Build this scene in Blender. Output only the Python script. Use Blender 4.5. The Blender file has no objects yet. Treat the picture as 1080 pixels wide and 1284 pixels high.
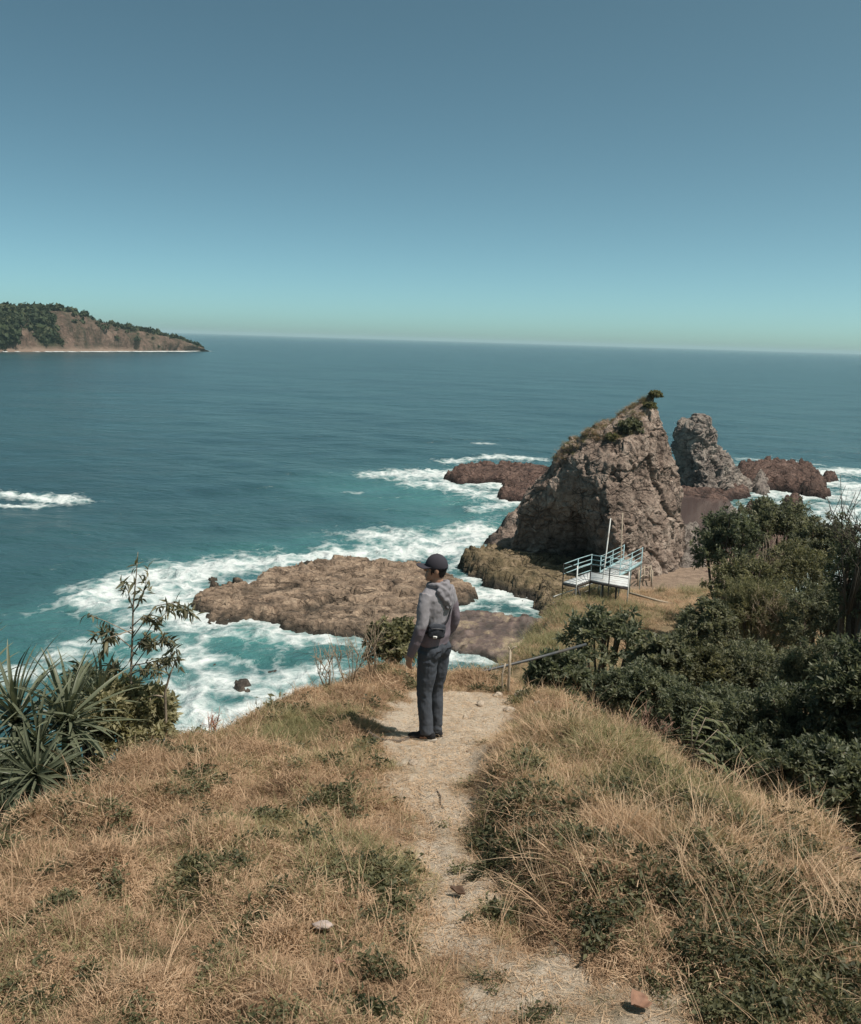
import bpy, bmesh, math, random
import numpy as np
from mathutils import Vector, Matrix, Euler

random.seed(7)
rng = np.random.default_rng(7)
S = bpy.context.scene
COL = S.collection
R = math.radians

# ------------------------------------------------------------------ camera, sky, sun, exposure
CAM = np.array([0.0, 0.0, 14.0])          # eye 14 m above the sea, 1.6 m above the headland turf
FOC, PX, PY = 1080.0, 540.0, 642.0        # focal length and centre in the pixels of the photograph
pitch, roll = R(11.3), R(1.77)
Fw = np.array([0, math.cos(pitch), -math.sin(pitch)])
R0 = np.array([1.0, 0, 0]); U0 = np.cross(R0, Fw)
Rt = R0 * math.cos(roll) + U0 * math.sin(roll); Up = np.cross(Rt, Fw)
cam = bpy.data.cameras.new('camera'); camo = bpy.data.objects.new('camera', cam)
cam.sensor_fit = 'HORIZONTAL'; cam.sensor_width = 36; cam.lens = 36 * FOC / 1080
cam.clip_start = 0.05; cam.clip_end = 60000
M4 = Matrix.Identity(4)
for i in range(3):
    M4[i][0] = Rt[i]; M4[i][1] = Up[i]; M4[i][2] = -Fw[i]; M4[i][3] = CAM[i]
camo.matrix_world = M4
COL.objects.link(camo); S.camera = camo

SUN_EL, SUN_AZ = R(63), R(109)            # azimuth clockwise from +Y (the view): right and a little behind
sv = Vector((math.cos(SUN_EL) * math.sin(SUN_AZ), math.cos(SUN_EL) * math.cos(SUN_AZ), math.sin(SUN_EL)))
W = bpy.data.worlds.new('World'); S.world = W; W.use_nodes = True
wn = W.node_tree.nodes; wl = W.node_tree.links; wn.clear()
sky = wn.new('ShaderNodeTexSky'); sky.sky_type = 'NISHITA'; sky.sun_disc = False
sky.sun_elevation = SUN_EL; sky.sun_rotation = SUN_AZ
sky.altitude = 0; sky.air_density = 0.3; sky.dust_density = 1.0; sky.ozone_density = 3.0
grade = wn.new('ShaderNodeMix'); grade.data_type = 'RGBA'; grade.blend_type = 'MULTIPLY'; grade.inputs[0].default_value = 1
grade.inputs[7].default_value = (0.785, 1.0, 0.69, 1)
bg = wn.new('ShaderNodeBackground'); bg.inputs[1].default_value = 0.148
wo = wn.new('ShaderNodeOutputWorld')
wl.new(sky.outputs[0], grade.inputs[6]); wl.new(grade.outputs[2], bg.inputs[0]); wl.new(bg.outputs[0], wo.inputs[0])
sl = bpy.data.lights.new('sun', 'SUN'); sl.energy = 3.9; sl.angle = R(0.53); sl.color = (1.0, 0.915, 0.83)
so = bpy.data.objects.new('sun', sl); COL.objects.link(so)
so.rotation_euler = sv.to_track_quat('Z', 'Y').to_euler()
S.view_settings.view_transform = 'Standard'; S.view_settings.look = 'None'
S.view_settings.gamma = 1; S.view_settings.use_curve_mapping = False
S.view_settings.exposure = 0.48
S.render.engine = 'CYCLES'
S.cycles.max_bounces = 6; S.cycles.transparent_max_bounces = 8; S.cycles.volume_bounces = 0
S.cycles.use_denoising = True

# ------------------------------------------------------------------ layout helpers (author's measuring tools)
def ray(px, py):
    return Fw * FOC + Rt * (px - PX) - Up * (py - PY)
def at(px, py, z):
    d = ray(px, py); return CAM + d * ((z - CAM[2]) / d[2])
def atY(px, py, y):
    d = ray(px, py); return CAM + d * (y / d[1])
SLOPE = 0.262
def atplane(px, py):
    d = ray(px, py); t = (12.4 - CAM[2]) / (d[2] + SLOPE * d[1]); return CAM + d * t

# ------------------------------------------------------------------ noise in numpy
def _hash(ix, iy, iz, seed):
    h = (ix * 374761393 + iy * 668265263 + iz * 2147483647 + seed * 1274126177) & 0xFFFFFFFF
    h = ((h ^ (h >> 13)) * 1274126177) & 0xFFFFFFFF
    return (h ^ (h >> 16)) & 0xFFFFFFFF
_G = rng.normal(size=(256, 3)); _G /= np.linalg.norm(_G, axis=1)[:, None]
def perlin(p, seed=0):
    p = np.asarray(p, float); f0 = np.floor(p); i = f0.astype(np.int64); f = p - f0
    u = f * f * f * (f * (f * 6 - 15) + 10); out = np.zeros(len(p))
    for dx in (0, 1):
        wx = u[:, 0] if dx else 1 - u[:, 0]
        for dy in (0, 1):
            wy = u[:, 1] if dy else 1 - u[:, 1]
            for dz in (0, 1):
                wz = u[:, 2] if dz else 1 - u[:, 2]
                g = _G[_hash(i[:, 0] + dx, i[:, 1] + dy, i[:, 2] + dz, seed) & 255]
                out += wx * wy * wz * ((f[:, 0] - dx) * g[:, 0] + (f[:, 1] - dy) * g[:, 1] + (f[:, 2] - dz) * g[:, 2])
    return out * 1.6
def fbm(p, octv=4, seed=0, gain=0.5):
    a, s, o = 1.0, 1.0, 0
    p = np.asarray(p, float)
    for k in range(octv):
        o = o + a * perlin(p * s + k * 17.3, seed + k); a *= gain; s *= 2.03
    return o
def ridged(p, octv=4, seed=0):
    a, s, o = 1.0, 1.0, 0
    p = np.asarray(p, float)
    for k in range(octv):
        o = o + a * (1 - 2 * np.abs(perlin(p * s + k * 9.1, seed + k))); a *= 0.5; s *= 2.1
    return o
def worley(p, seed=0):
    p = np.asarray(p, float); i = np.floor(p).astype(np.int64); d1 = np.full(len(p), 9.0); d2 = d1.copy()
    for dx in (-1, 0, 1):
        for dy in (-1, 0, 1):
            for dz in (-1, 0, 1):
                c = i + (dx, dy, dz)
                h = _hash(c[:, 0], c[:, 1], c[:, 2], seed); h2 = _hash(c[:, 0], c[:, 1], c[:, 2], seed + 91)
                q = c + np.stack([(h & 1023) / 1023, ((h >> 10) & 1023) / 1023, (h2 & 1023) / 1023], 1)
                d = np.linalg.norm(q - p, axis=1)
                d2 = np.minimum(d2, np.maximum(d1, d)); d1 = np.minimum(d1, d)
    return d1, d2
def blocks(p, seed=0):
    """broken rock: (edge distance, random value of the cell, slanting facet of the cell)"""
    p = np.asarray(p, float); i = np.floor(p).astype(np.int64); d1 = np.full(len(p), 9.0); d2 = d1.copy(); rv = np.zeros(len(p)); fa = np.zeros(len(p))
    for dx in (-1, 0, 1):
        for dy in (-1, 0, 1):
            for dz in (-1, 0, 1):
                c = i + (dx, dy, dz)
                h = _hash(c[:, 0], c[:, 1], c[:, 2], seed); h2 = _hash(c[:, 0], c[:, 1], c[:, 2], seed + 91)
                dl = p - c - np.stack([(h & 1023) / 1023, ((h >> 10) & 1023) / 1023, (h2 & 1023) / 1023], 1)
                d = np.linalg.norm(dl, axis=1); n_ = d < d1
                d2 = np.where(n_, d1, np.minimum(d2, d)); d1 = np.where(n_, d, d1)
                rv = np.where(n_, ((h2 >> 10) & 1023) / 1023 - 0.5, rv); fa = np.where(n_, (dl * _G[h2 & 255]).sum(1), fa)
    return d2 - d1, rv, fa
def xy3(x, y, z=0.0):
    return np.stack([x, y, np.full_like(x, z)], 1)
def sstep(a, b, x):
    t = np.clip((x - a) / (b - a), 0, 1); return t * t * (3 - 2 * t)
def smax(a, b, k):
    h = np.clip(0.5 + 0.5 * (a - b) / k, 0, 1); return b + (a - b) * h + k * h * (1 - h)
def sdpoly(x, y, poly):
    """signed distance to a polygon, positive inside"""
    poly = np.asarray(poly)[:, :2]; n = len(poly); d = np.full(len(x), 1e9); ins = np.zeros(len(x), bool)
    for k in range(n):
        a, b = poly[k], poly[(k + 1) % n]; e = b - a
        t = np.clip(((x - a[0]) * e[0] + (y - a[1]) * e[1]) / (e @ e + 1e-12), 0, 1)
        d = np.minimum(d, np.hypot(x - a[0] - t * e[0], y - a[1] - t * e[1]))
        c = ((a[1] > y) != (b[1] > y)) & (x < (b[0] - a[0]) * (y - a[1]) / (b[1] - a[1] + 1e-12) + a[0])
        ins ^= c
    return np.where(ins, d, -d)
def dline(x, y, pts):
    d = np.full(len(x), 1e9)
    for k in range(len(pts) - 1):
        a, b = np.asarray(pts[k])[:2], np.asarray(pts[k + 1])[:2]; e = b - a
        t = np.clip(((x - a[0]) * e[0] + (y - a[1]) * e[1]) / (e @ e + 1e-12), 0, 1)
        d = np.minimum(d, np.hypot(x - a[0] - t * e[0], y - a[1] - t * e[1]))
    return d

# ------------------------------------------------------------------ mesh helpers
def newmesh(name, v, faces, mat=None, smooth=False, attrs=None):
    """faces: array (n,3) or (n,4), or a list of such arrays"""
    me = bpy.data.meshes.new(name)
    v = np.asarray(v, np.float32)
    if isinstance(faces, np.ndarray): faces = [faces]
    faces = [np.asarray(f, np.int32) for f in faces if len(f)]
    loops = np.concatenate([f.ravel() for f in faces]); sizes = np.concatenate([np.full(len(f), f.shape[1], np.int32) for f in faces])
    me.vertices.add(len(v)); me.vertices.foreach_set('co', v.ravel())
    me.loops.add(len(loops)); me.loops.foreach_set('vertex_index', loops)
    me.polygons.add(len(sizes)); st = np.zeros(len(sizes), np.int32); st[1:] = np.cumsum(sizes)[:-1]
    me.polygons.foreach_set('loop_start', st)
    try: me.polygons.foreach_set('loop_total', sizes)
    except Exception: pass
    if smooth: me.polygons.foreach_set('use_smooth', np.ones(len(sizes), bool))
    for k, a in (attrs or {}).items():
        at_ = me.attributes.new(k, 'FLOAT', 'POINT'); at_.data.foreach_set('value', np.asarray(a, np.float32))
    me.update(calc_edges=True); me.validate()
    if mat: me.materials.append(mat)
    return me
def obj(name, me, parent=None, **props):
    o = bpy.data.objects.new(name, me); COL.objects.link(o)
    if parent is not None: o.parent = parent
    for k, v in props.items(): o[k] = v
    return o
def thing(name, label, cat, loc=(0, 0, 0), rz=0.0, group=None):
    o = bpy.data.objects.new(name, None); COL.objects.link(o); o.location = loc; o.rotation_euler = (0, 0, rz)
    o.empty_display_size = 0.1
    o['label'] = label; o['category'] = cat
    if group: o['group'] = group
    return o
def tag(o, label, cat, group=None):
    o['label'] = label; o['category'] = cat
    if group: o['group'] = group
    return o
def gridfaces(nu, nv, wrap=False):
    """nu rows x nv columns"""
    i = np.arange(nu - 1)[:, None]; j = np.arange(nv if wrap else nv - 1)[None, :]; j2 = (j + 1) % nv
    return np.stack([i * nv + j, i * nv + j2, (i + 1) * nv + j2, (i + 1) * nv + j], -1).reshape(-1, 4)
def tube(pts, rad, n=6):
    """bent tube through pts with a radius per point: (verts, quads)"""
    pts = np.asarray(pts, float); m = len(pts); rad = np.broadcast_to(np.asarray(rad, float), (m,))
    t = np.gradient(pts, axis=0); t /= np.linalg.norm(t, axis=1)[:, None] + 1e-9
    ref = np.array([0, 0, 1.0]) if abs(t[:, 2]).mean() < 0.8 else np.array([1.0, 0, 0])
    a = np.cross(t, ref); a /= np.linalg.norm(a, axis=1)[:, None] + 1e-9; b = np.cross(t, a)
    th = np.arange(n) * 2 * math.pi / n
    v = pts[:, None] + rad[:, None, None] * (np.cos(th)[None, :, None] * a[:, None] + np.sin(th)[None, :, None] * b[:, None])
    v = v.reshape(-1, 3); f = gridfaces(m, n, True)
    v = np.vstack([v, pts[0], pts[-1]]); k = len(v)
    j = np.arange(n); j2 = (j + 1) % n
    c0 = np.stack([j2, j, np.full(n, k - 2), np.full(n, k - 2)], 1)
    c1 = np.stack([(m - 1) * n + j, (m - 1) * n + j2, np.full(n, k - 1), np.full(n, k - 1)], 1)
    tri = np.vstack([c0[:, :3], c1[:, :3]])
    return v, f, tri
class MB:
    """collects pieces into one mesh"""
    def __init__(s): s.v = []; s.q = []; s.t = []; s.n = 0; s.a = []
    def add(s, v, q=None, t=None, a=0.5):
        v = np.asarray(v, float); s.v.append(v)
        if q is not None and len(q): s.q.append(np.asarray(q) + s.n)
        if t is not None and len(t): s.t.append(np.asarray(t) + s.n)
        s.a.append(np.broadcast_to(np.asarray(a, float), (len(v),))); s.n += len(v)
    def tube(s, pts, rad, n=6, a=0.5):
        v, f, t = tube(pts, rad, n); s.add(v, f, t, a)
    def box(s, c, size, rz=0.0, rx=0.0, ry=0.0, bev=0.0):
        h = np.asarray(size) / 2
        v = np.array([[x, y, z] for x in (-1, 1) for y in (-1, 1) for z in (-1, 1)], float) * h
        m = np.array(Euler((rx, ry, rz)).to_matrix())
        s.add(v @ m.T + np.asarray(c), np.array([[0, 1, 3, 2], [4, 6, 7, 5], [0, 4, 5, 1], [2, 3, 7, 6], [0, 2, 6, 4], [1, 5, 7, 3]]))
    def beam(s, a, b, w, h=None):
        a = np.asarray(a, float); b = np.asarray(b, float); h = h or w
        d = b - a; L = np.linalg.norm(d); d /= L
        ref = np.array([0, 0, 1.0]) if abs(d[2]) < 0.95 else np.array([0, 1.0, 0])
        x = np.cross(d, ref); x /= np.linalg.norm(x); y = np.cross(x, d)
        v = np.array([p + sx * x * w / 2 + sy * y * h / 2 for p in (a, b) for sx, sy in ((-1, -1), (1, -1), (1, 1), (-1, 1))])
        s.add(v, np.array([[3, 2, 1, 0], [4, 5, 6, 7], [0, 1, 5, 4], [1, 2, 6, 5], [2, 3, 7, 6], [3, 0, 4, 7]]))
    def mesh(s, name, mat, smooth=False):
        fs = []
        if s.q: fs.append(np.vstack(s.q))
        if s.t: fs.append(np.vstack(s.t))
        return newmesh(name, np.vstack(s.v), fs, mat, smooth, {'tint': np.concatenate(s.a)})
    def obj(s, name, mat, parent=None, smooth=False, **p):
        return obj(name, s.mesh(name, mat, smooth), parent, **p)

# ------------------------------------------------------------------ materials
class N:
    def __init__(s, name):
        s.m = bpy.data.materials.new(name); s.m.use_nodes = True; s.t = s.m.node_tree; s.n = s.t.nodes; s.l = s.t.links
        s.n.clear(); s.out = s.n.new('ShaderNodeOutputMaterial')
    def new(s, typ, **kw):
        x = s.n.new('ShaderNode' + typ)
        for k, v in kw.items():
            if k[0] == 'i' and k[1:].isdigit(): s.put(x.inputs[int(k[1:])], v)
            elif isinstance(getattr(type(x), k, None), property) or hasattr(x, k): setattr(x, k, v)
        return x
    def put(s, sock, v):
        if hasattr(v, 'node'): s.l.new(v, sock)
        elif isinstance(v, tuple) and len(v) == 3 and sock.type == 'RGBA': sock.default_value = (*v, 1)
        else: sock.default_value = v
    def obj_co(s): return s.new('TexCoord').outputs['Object']
    def noise(s, scale, detail=5, co=None, rough=0.55, dist=0.0):
        x = s.new('TexNoise'); x.inputs['Scale'].default_value = scale; x.inputs['Detail'].default_value = detail
        x.inputs['Roughness'].default_value = rough; x.inputs['Distortion'].default_value = dist
        s.l.new(co if co is not None else s.obj_co(), x.inputs['Vector']); return x.outputs['Fac']
    def vor(s, scale, co=None, feature='F1'):
        x = s.new('TexVoronoi'); x.feature = feature; x.inputs['Scale'].default_value = scale
        s.l.new(co if co is not None else s.obj_co(), x.inputs['Vector']); return x.outputs['Distance']
    def ramp(s, fac, *stops):
        x = s.new('ValToRGB'); e = x.color_ramp.elements
        while len(e) < len(stops): e.new(0.5)
        for k, (p, c) in enumerate(stops):
            e[k].position = p; e[k].color = (*c, 1) if isinstance(c, tuple) else (c, c, c, 1)
        s.l.new(fac, x.inputs[0]); return x.outputs[0]
    def mix(s, fac, a, b, mode='MIX'):
        x = s.new('Mix', data_type='RGBA', blend_type=mode); s.put(x.inputs[0], fac); s.put(x.inputs[6], a); s.put(x.inputs[7], b); return x.outputs[2]
    def math(s, op, a, b=0.0, c=0.0, clamp=False):
        x = s.new('Math', operation=op, use_clamp=clamp); s.put(x.inputs[0], a); s.put(x.inputs[1], b); s.put(x.inputs[2], c); return x.outputs[0]
    def attr(s, name, kind='GEOMETRY'):
        x = s.new('Attribute', attribute_type=kind, attribute_name=name); return x.outputs['Fac']
    def bump(s, h, strength=0.5, dist=0.1, normal=None):
        x = s.new('Bump'); x.inputs['Strength'].default_value = strength; x.inputs['Distance'].default_value = dist
        s.l.new(h, x.inputs['Height'])
        if normal is not None: s.l.new(normal, x.inputs['Normal'])
        return x.outputs[0]
    def bsdf(s, color, rough=0.8, normal=None, spec=0.3, metal=0.0, **kw):
        x = s.new('BsdfPrincipled'); s.put(x.inputs['Base Color'], color); s.put(x.inputs['Roughness'], rough)
        x.inputs['Specular IOR Level'].default_value = spec; x.inputs['Metallic'].default_value = metal
        if normal is not None: s.l.new(normal, x.inputs['Normal'])
        return x.outputs[0]
    def done(s, shader):
        s.l.new(shader, s.out.inputs[0]); return s.m

def rock_mat(name, dark, mid, light, scale=0.5, bump=0.35, rough=0.9, wet=None, crack=0.0):
    n = N(name); co = n.obj_co()
    a = n.noise(scale, 8, co, 0.65, 0.6); b = n.noise(scale * 7, 6, co, 0.7)
    c = n.ramp(n.math('ADD', n.math('MULTIPLY', a, 0.65), n.math('MULTIPLY', b, 0.4)), (0.40, dark), (0.52, mid), (0.63, light))
    c = n.mix(n.ramp(n.noise(scale * 0.55, 6, co, 0.7, 1.0), (0.50, 0.0), (0.62, 0.55)), c, tuple(k * 0.45 for k in mid))
    g = n.noise(scale * 34, 4, co, 0.7)
    cr = None
    if crack:   # joints of the broken rock: dirt and the shade inside cracks, both in the colour
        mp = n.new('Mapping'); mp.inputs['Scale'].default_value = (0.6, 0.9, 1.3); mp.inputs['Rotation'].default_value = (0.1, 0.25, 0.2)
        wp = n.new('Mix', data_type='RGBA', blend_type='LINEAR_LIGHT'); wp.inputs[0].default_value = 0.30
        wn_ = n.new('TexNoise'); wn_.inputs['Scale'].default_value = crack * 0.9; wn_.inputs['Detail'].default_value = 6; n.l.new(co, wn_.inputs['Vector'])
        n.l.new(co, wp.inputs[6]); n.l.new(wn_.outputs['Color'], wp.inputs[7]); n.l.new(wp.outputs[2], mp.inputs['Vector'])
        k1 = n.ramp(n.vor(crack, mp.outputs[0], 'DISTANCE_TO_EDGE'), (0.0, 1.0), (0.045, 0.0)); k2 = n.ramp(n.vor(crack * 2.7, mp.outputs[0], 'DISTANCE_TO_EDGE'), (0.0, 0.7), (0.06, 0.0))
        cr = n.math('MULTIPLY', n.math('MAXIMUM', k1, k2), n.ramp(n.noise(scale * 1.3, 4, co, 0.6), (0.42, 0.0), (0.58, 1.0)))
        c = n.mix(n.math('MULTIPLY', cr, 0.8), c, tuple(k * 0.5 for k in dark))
    c = n.mix(n.ramp(g, (0.32, 0.55), (0.55, 0.0)), c, dark)
    if wet:     # tide mark: algae and wet rock just above the sea
        z = n.new('SeparateXYZ'); n.l.new(n.new('NewGeometry').outputs['Position'], z.inputs[0])
        zz = n.math('ADD', z.outputs[2], n.math('MULTIPLY', n.math('SUBTRACT', a, 0.5), 1.2))
        c = n.mix(n.ramp(n.math('MULTIPLY', zz, 1.0 / wet[1]), (0.15, 1.0), (0.75, 0.0)), c, wet[0])
    h = n.math('ADD', n.math('MULTIPLY', b, 1.0), n.math('MULTIPLY', g, 0.4))
    h = n.math('ADD', h, n.math('MULTIPLY', n.vor(scale * 5, co), 0.6))
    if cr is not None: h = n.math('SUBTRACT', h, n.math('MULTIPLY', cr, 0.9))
    return n.done(n.bsdf(c, rough, n.bump(h, 0.9, bump), 0.25))
def leaf_mat(name, dark, mid, light, trans=0.35, rough=0.5, inst=False, dry=None, spec=0.25):
    n = N(name)
    t = n.attr('tint', 'INSTANCER') if inst else n.attr('tint')
    if inst:
        t = n.math('ADD', t, n.math('MULTIPLY', n.math('SUBTRACT', n.attr('tint'), 0.5), 0.55), clamp=True)
    st = [(0.0, dark), (0.5, mid), (1.0, light)] if dry is None else [(0.0, dark), (0.45, mid), (0.85, light), (0.97, dry)]
    c = n.ramp(t, *st)
    d = n.bsdf(c, rough, None, spec)
    tr = n.new('BsdfTranslucent'); n.l.new(n.mix(0.5, c, n.mix(1.0, c, (1.0, 1.0, 0.55), 'MULTIPLY')), tr.inputs[0])
    m = n.new('MixShader'); m.inputs[0].default_value = trans; n.l.new(d, m.inputs[1]); n.l.new(tr.outputs[0], m.inputs[2])
    return n.done(m.outputs[0])
def plain(name, col, rough=0.7, var=0.15, scale=20, bump=0.0, metal=0.0, spec=0.3, dirt=None):
    n = N(name); co = n.obj_co(); a = n.noise(scale, 6, co, 0.6)
    lo = tuple(c * (1 - var) for c in col); hi = tuple(min(1, c * (1 + var)) for c in col)
    c = n.ramp(a, (0.3, lo), (0.7, hi))
    if dirt: c = n.mix(n.ramp(n.noise(scale * 0.35, 6, co, 0.7), (0.5, 0.0), (0.7, 0.8)), c, dirt)
    nb = n.bump(n.noise(scale * 4, 4, co), 0.6, bump) if bump else None
    return n.done(n.bsdf(c, rough, nb, spec, metal))

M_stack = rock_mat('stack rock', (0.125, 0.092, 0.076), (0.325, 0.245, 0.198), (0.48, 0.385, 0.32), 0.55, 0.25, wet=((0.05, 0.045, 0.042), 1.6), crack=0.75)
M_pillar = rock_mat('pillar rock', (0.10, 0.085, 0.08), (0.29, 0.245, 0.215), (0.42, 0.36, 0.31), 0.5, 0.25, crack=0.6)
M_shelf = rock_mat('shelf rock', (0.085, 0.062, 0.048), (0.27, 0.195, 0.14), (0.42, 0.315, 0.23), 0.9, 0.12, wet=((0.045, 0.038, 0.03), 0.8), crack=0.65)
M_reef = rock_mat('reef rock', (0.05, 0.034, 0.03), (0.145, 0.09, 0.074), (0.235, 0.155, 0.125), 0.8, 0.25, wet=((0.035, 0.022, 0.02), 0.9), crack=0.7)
M_wet = rock_mat('wet flat rock', (0.065, 0.05, 0.045), (0.145, 0.105, 0.095), (0.30, 0.24, 0.16), 0.35, 0.06, rough=0.55, wet=((0.04, 0.035, 0.03), 0.5))
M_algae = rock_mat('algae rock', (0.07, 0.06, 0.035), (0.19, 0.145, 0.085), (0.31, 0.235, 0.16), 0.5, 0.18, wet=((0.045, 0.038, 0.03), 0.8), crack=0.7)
M_boulder = rock_mat('dark boulder', (0.03, 0.026, 0.022), (0.075, 0.06, 0.05), (0.13, 0.10, 0.08), 1.2, 0.1, rough=0.5)
M_bark = plain('bark', (0.11, 0.085, 0.065), 0.9, 0.3, 30, 0.004)
M_palebark = plain('pale bark', (0.26, 0.21, 0.16), 0.9, 0.3, 30, 0.004)
M_twig = plain('dead twig', (0.30, 0.235, 0.17), 0.9, 0.25, 30)
# ------------------------------------------------------------------ the headland turf, gully and lower ground: one sheet
edge_px = [(-420, 1330), (-200, 1180), (0, 1066), (110, 1004), (215, 950), (300, 909), (400, 868), (455, 852), (520, 846), (600, 852), (655, 872), (690, 892),
           (760, 935), (850, 998), (930, 1066), (1010, 1112), (1080, 1150), (1300, 1260), (1650, 1420)]
edge = np.array([atplane(*p)[:2] for p in edge_px])
plateau = np.vstack([edge, [[9, 0.5], [9, -12], [-9, -12], [-9, 0.5]]])
path_px = [(575, 872), (560, 900), (552, 950), (548, 1000), (552, 1060), (566, 1110), (580, 1160), (640, 1200), (730, 1240), (830, 1290), (980, 1400)]
path_w = [0.62, 0.64, 0.36, 0.18, 0.10, 0.06, 0.04, 0.02, 0.14, 0.12, 0.18]
path_pts = np.array([atplane(*p)[:2] for p in path_px])
def path_d(x, y):
    """distance to the path's edge, negative on it"""
    d = np.full(len(x), 1e9)
    for k in range(len(path_pts) - 1):
        a, b = path_pts[k], path_pts[k + 1]; e = b - a
        t = np.clip(((x - a[0]) * e[0] + (y - a[1]) * e[1]) / (e @ e), 0, 1)
        w = path_w[k] + (path_w[k + 1] - path_w[k]) * t
        d = np.minimum(d, np.hypot(x - a[0] - t * e[0], y - a[1] - t * e[1]) - w)
    return d
coast_y = np.array([-30, 8, 16, 22, 27, 31, 36, 40, 45, 52, 60])
coast_x = np.array([-7, -2, 0.3, 1.7, 3.4, 4.9, 6.3, 8.0, 9.5, 12, 14])
pth_x = np.interp(np.arange(-6, 12, 0.05), path_pts[::-1, 1], path_pts[::-1, 0])
def path_x(y): return np.interp(y, np.arange(-6, 12, 0.05), pth_x)
def h_top(x, y):
    z = 12.4 - SLOPE * y - 0.012 * np.clip(-x - 0.5, 0, 9) ** 2 - 0.02 * np.clip(x - 2.5, 0, 9) ** 2
    m = xy3(x, y)
    pd = path_d(x, y); off = sstep(-0.05, 0.5, pd)
    lump = 0.17 * fbm(m * 0.9, 3, 3) + 0.075 * fbm(m * 3.1, 3, 8)
    right = sstep(0.12, 0.42, x - path_x(y) - 0.10) * sstep(2.7, 3.6, y) * (1 - sstep(6.2, 7.4, y))
    return z + lump * off + 0.20 * right * (1 - sstep(1.0, 2.2, x)) + (0.022 * fbm(m * 5, 4, 21) - 0.025 * sstep(0.12, 0, np.abs(perlin(m * (1.7, 0.5, 1), 77)))) * (1 - off) - 0.05 * (1 - off)
def h_ground(x, y):
    m = xy3(x, y)
    s = sdpoly(x, y, plateau) + 0.18 * fbm(m * 0.8, 2, 5)
    out = np.clip(-s, 0, 99)
    left = np.clip((0.6 - x) / 2.0, 0, 1)
    slope = 0.80 + 0.55 * left
    drop = slope * (np.sqrt(out * out + 0.36) - 0.6)
    zt = h_top(x, y) - drop + np.where(out > 0.5, 0.35 * fbm(m * 0.5, 4, 12), 0.0) * np.clip(out - 0.5, 0, 1)
    base = np.interp(y, [-10, 10, 20, 30, 35, 39, 43, 48, 60], [6, 5.2, 4.3, 3.7, 3.3, 2.7, 1.5, 0.9, 0.6]) + 0.25 * fbm(m * 0.28, 4, 15) * np.clip((46 - y) / 6, 0.15, 1)
    inland = np.minimum(x - np.interp(y, coast_y, coast_x) + 0.5 * fbm(m * 0.45, 3, 31), np.interp(y, [-30, 20, 40, 60], [24, 24, 20, 19]) - x)
    inland = np.minimum(inland, 57 - y)
    o = np.clip(-inland, 0, 50)
    zl = np.maximum(base - 1.6 * (np.sqrt(o * o + 0.3) - 0.55), -3.0)
    return smax(zt, zl, 0.5)
def ground_z(x, y):
    return float(h_ground(np.array([float(x)]), np.array([float(y)]))[0])

az = np.concatenate([np.linspace(-180, -42, 40, endpoint=False), np.linspace(-42, 42, 330, endpoint=False), np.linspace(42, 180, 40, endpoint=False)])
az = np.radians(az)
rad = np.concatenate([np.linspace(0.4, 12, 210, endpoint=False), np.geomspace(12, 62, 150)])
RR, AA = np.meshgrid(rad, az, indexing='ij')
gx = (RR * np.sin(AA)).ravel(); gy = (RR * np.cos(AA)).ravel()
gz = h_ground(gx, gy)
soil = sstep(0.30, -0.10, path_d(gx, gy) + 0.42 * fbm(xy3(gx, gy) * 2.2, 4, 44))
grey = sstep(40.5, 44, gy + 0.6 * fbm(xy3(gx, gy) * 0.8, 3, 45))
n = N('headland soil'); co = n.obj_co()
a = n.noise(2.5, 8, co, 0.7); b = n.noise(22, 6, co, 0.75); c3 = n.noise(90, 4, co, 0.7)
turf = n.ramp(n.math('ADD', n.math('MULTIPLY', a, 0.6), n.math('MULTIPLY', b, 0.4)), (0.35, (0.10, 0.085, 0.05)), (0.5, (0.22, 0.165, 0.10)), (0.65, (0.33, 0.245, 0.15)))
dirt = n.ramp(n.math('ADD', n.math('MULTIPLY', b, 0.55), n.math('MULTIPLY', c3, 0.45)), (0.34, (0.26, 0.20, 0.145)), (0.5, (0.52, 0.43, 0.335)), (0.66, (0.64, 0.55, 0.45)))
rocky = n.ramp(n.math('ADD', n.math('MULTIPLY', a, 0.5), n.math('MULTIPLY', b, 0.5)), (0.38, (0.10, 0.075, 0.06)), (0.52, (0.24, 0.175, 0.13)), (0.66, (0.34, 0.26, 0.20)))
colr = n.mix(n.attr('soil'), turf, dirt)
colr = n.mix(n.attr('rocky'), colr, rocky)
hgt = n.math('ADD', n.math('MULTIPLY', b, 1.0), n.math('MULTIPLY', c3, 0.35))
M_soil = n.done(n.bsdf(colr, 0.95, n.bump(hgt, 0.9, 0.05), 0.15))
obj('terrain', newmesh('terrain', np.stack([gx, gy, gz], 1), gridfaces(len(rad), len(az), True), M_soil, True, {'soil': soil, 'rocky': grey}), kind='structure')

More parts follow.
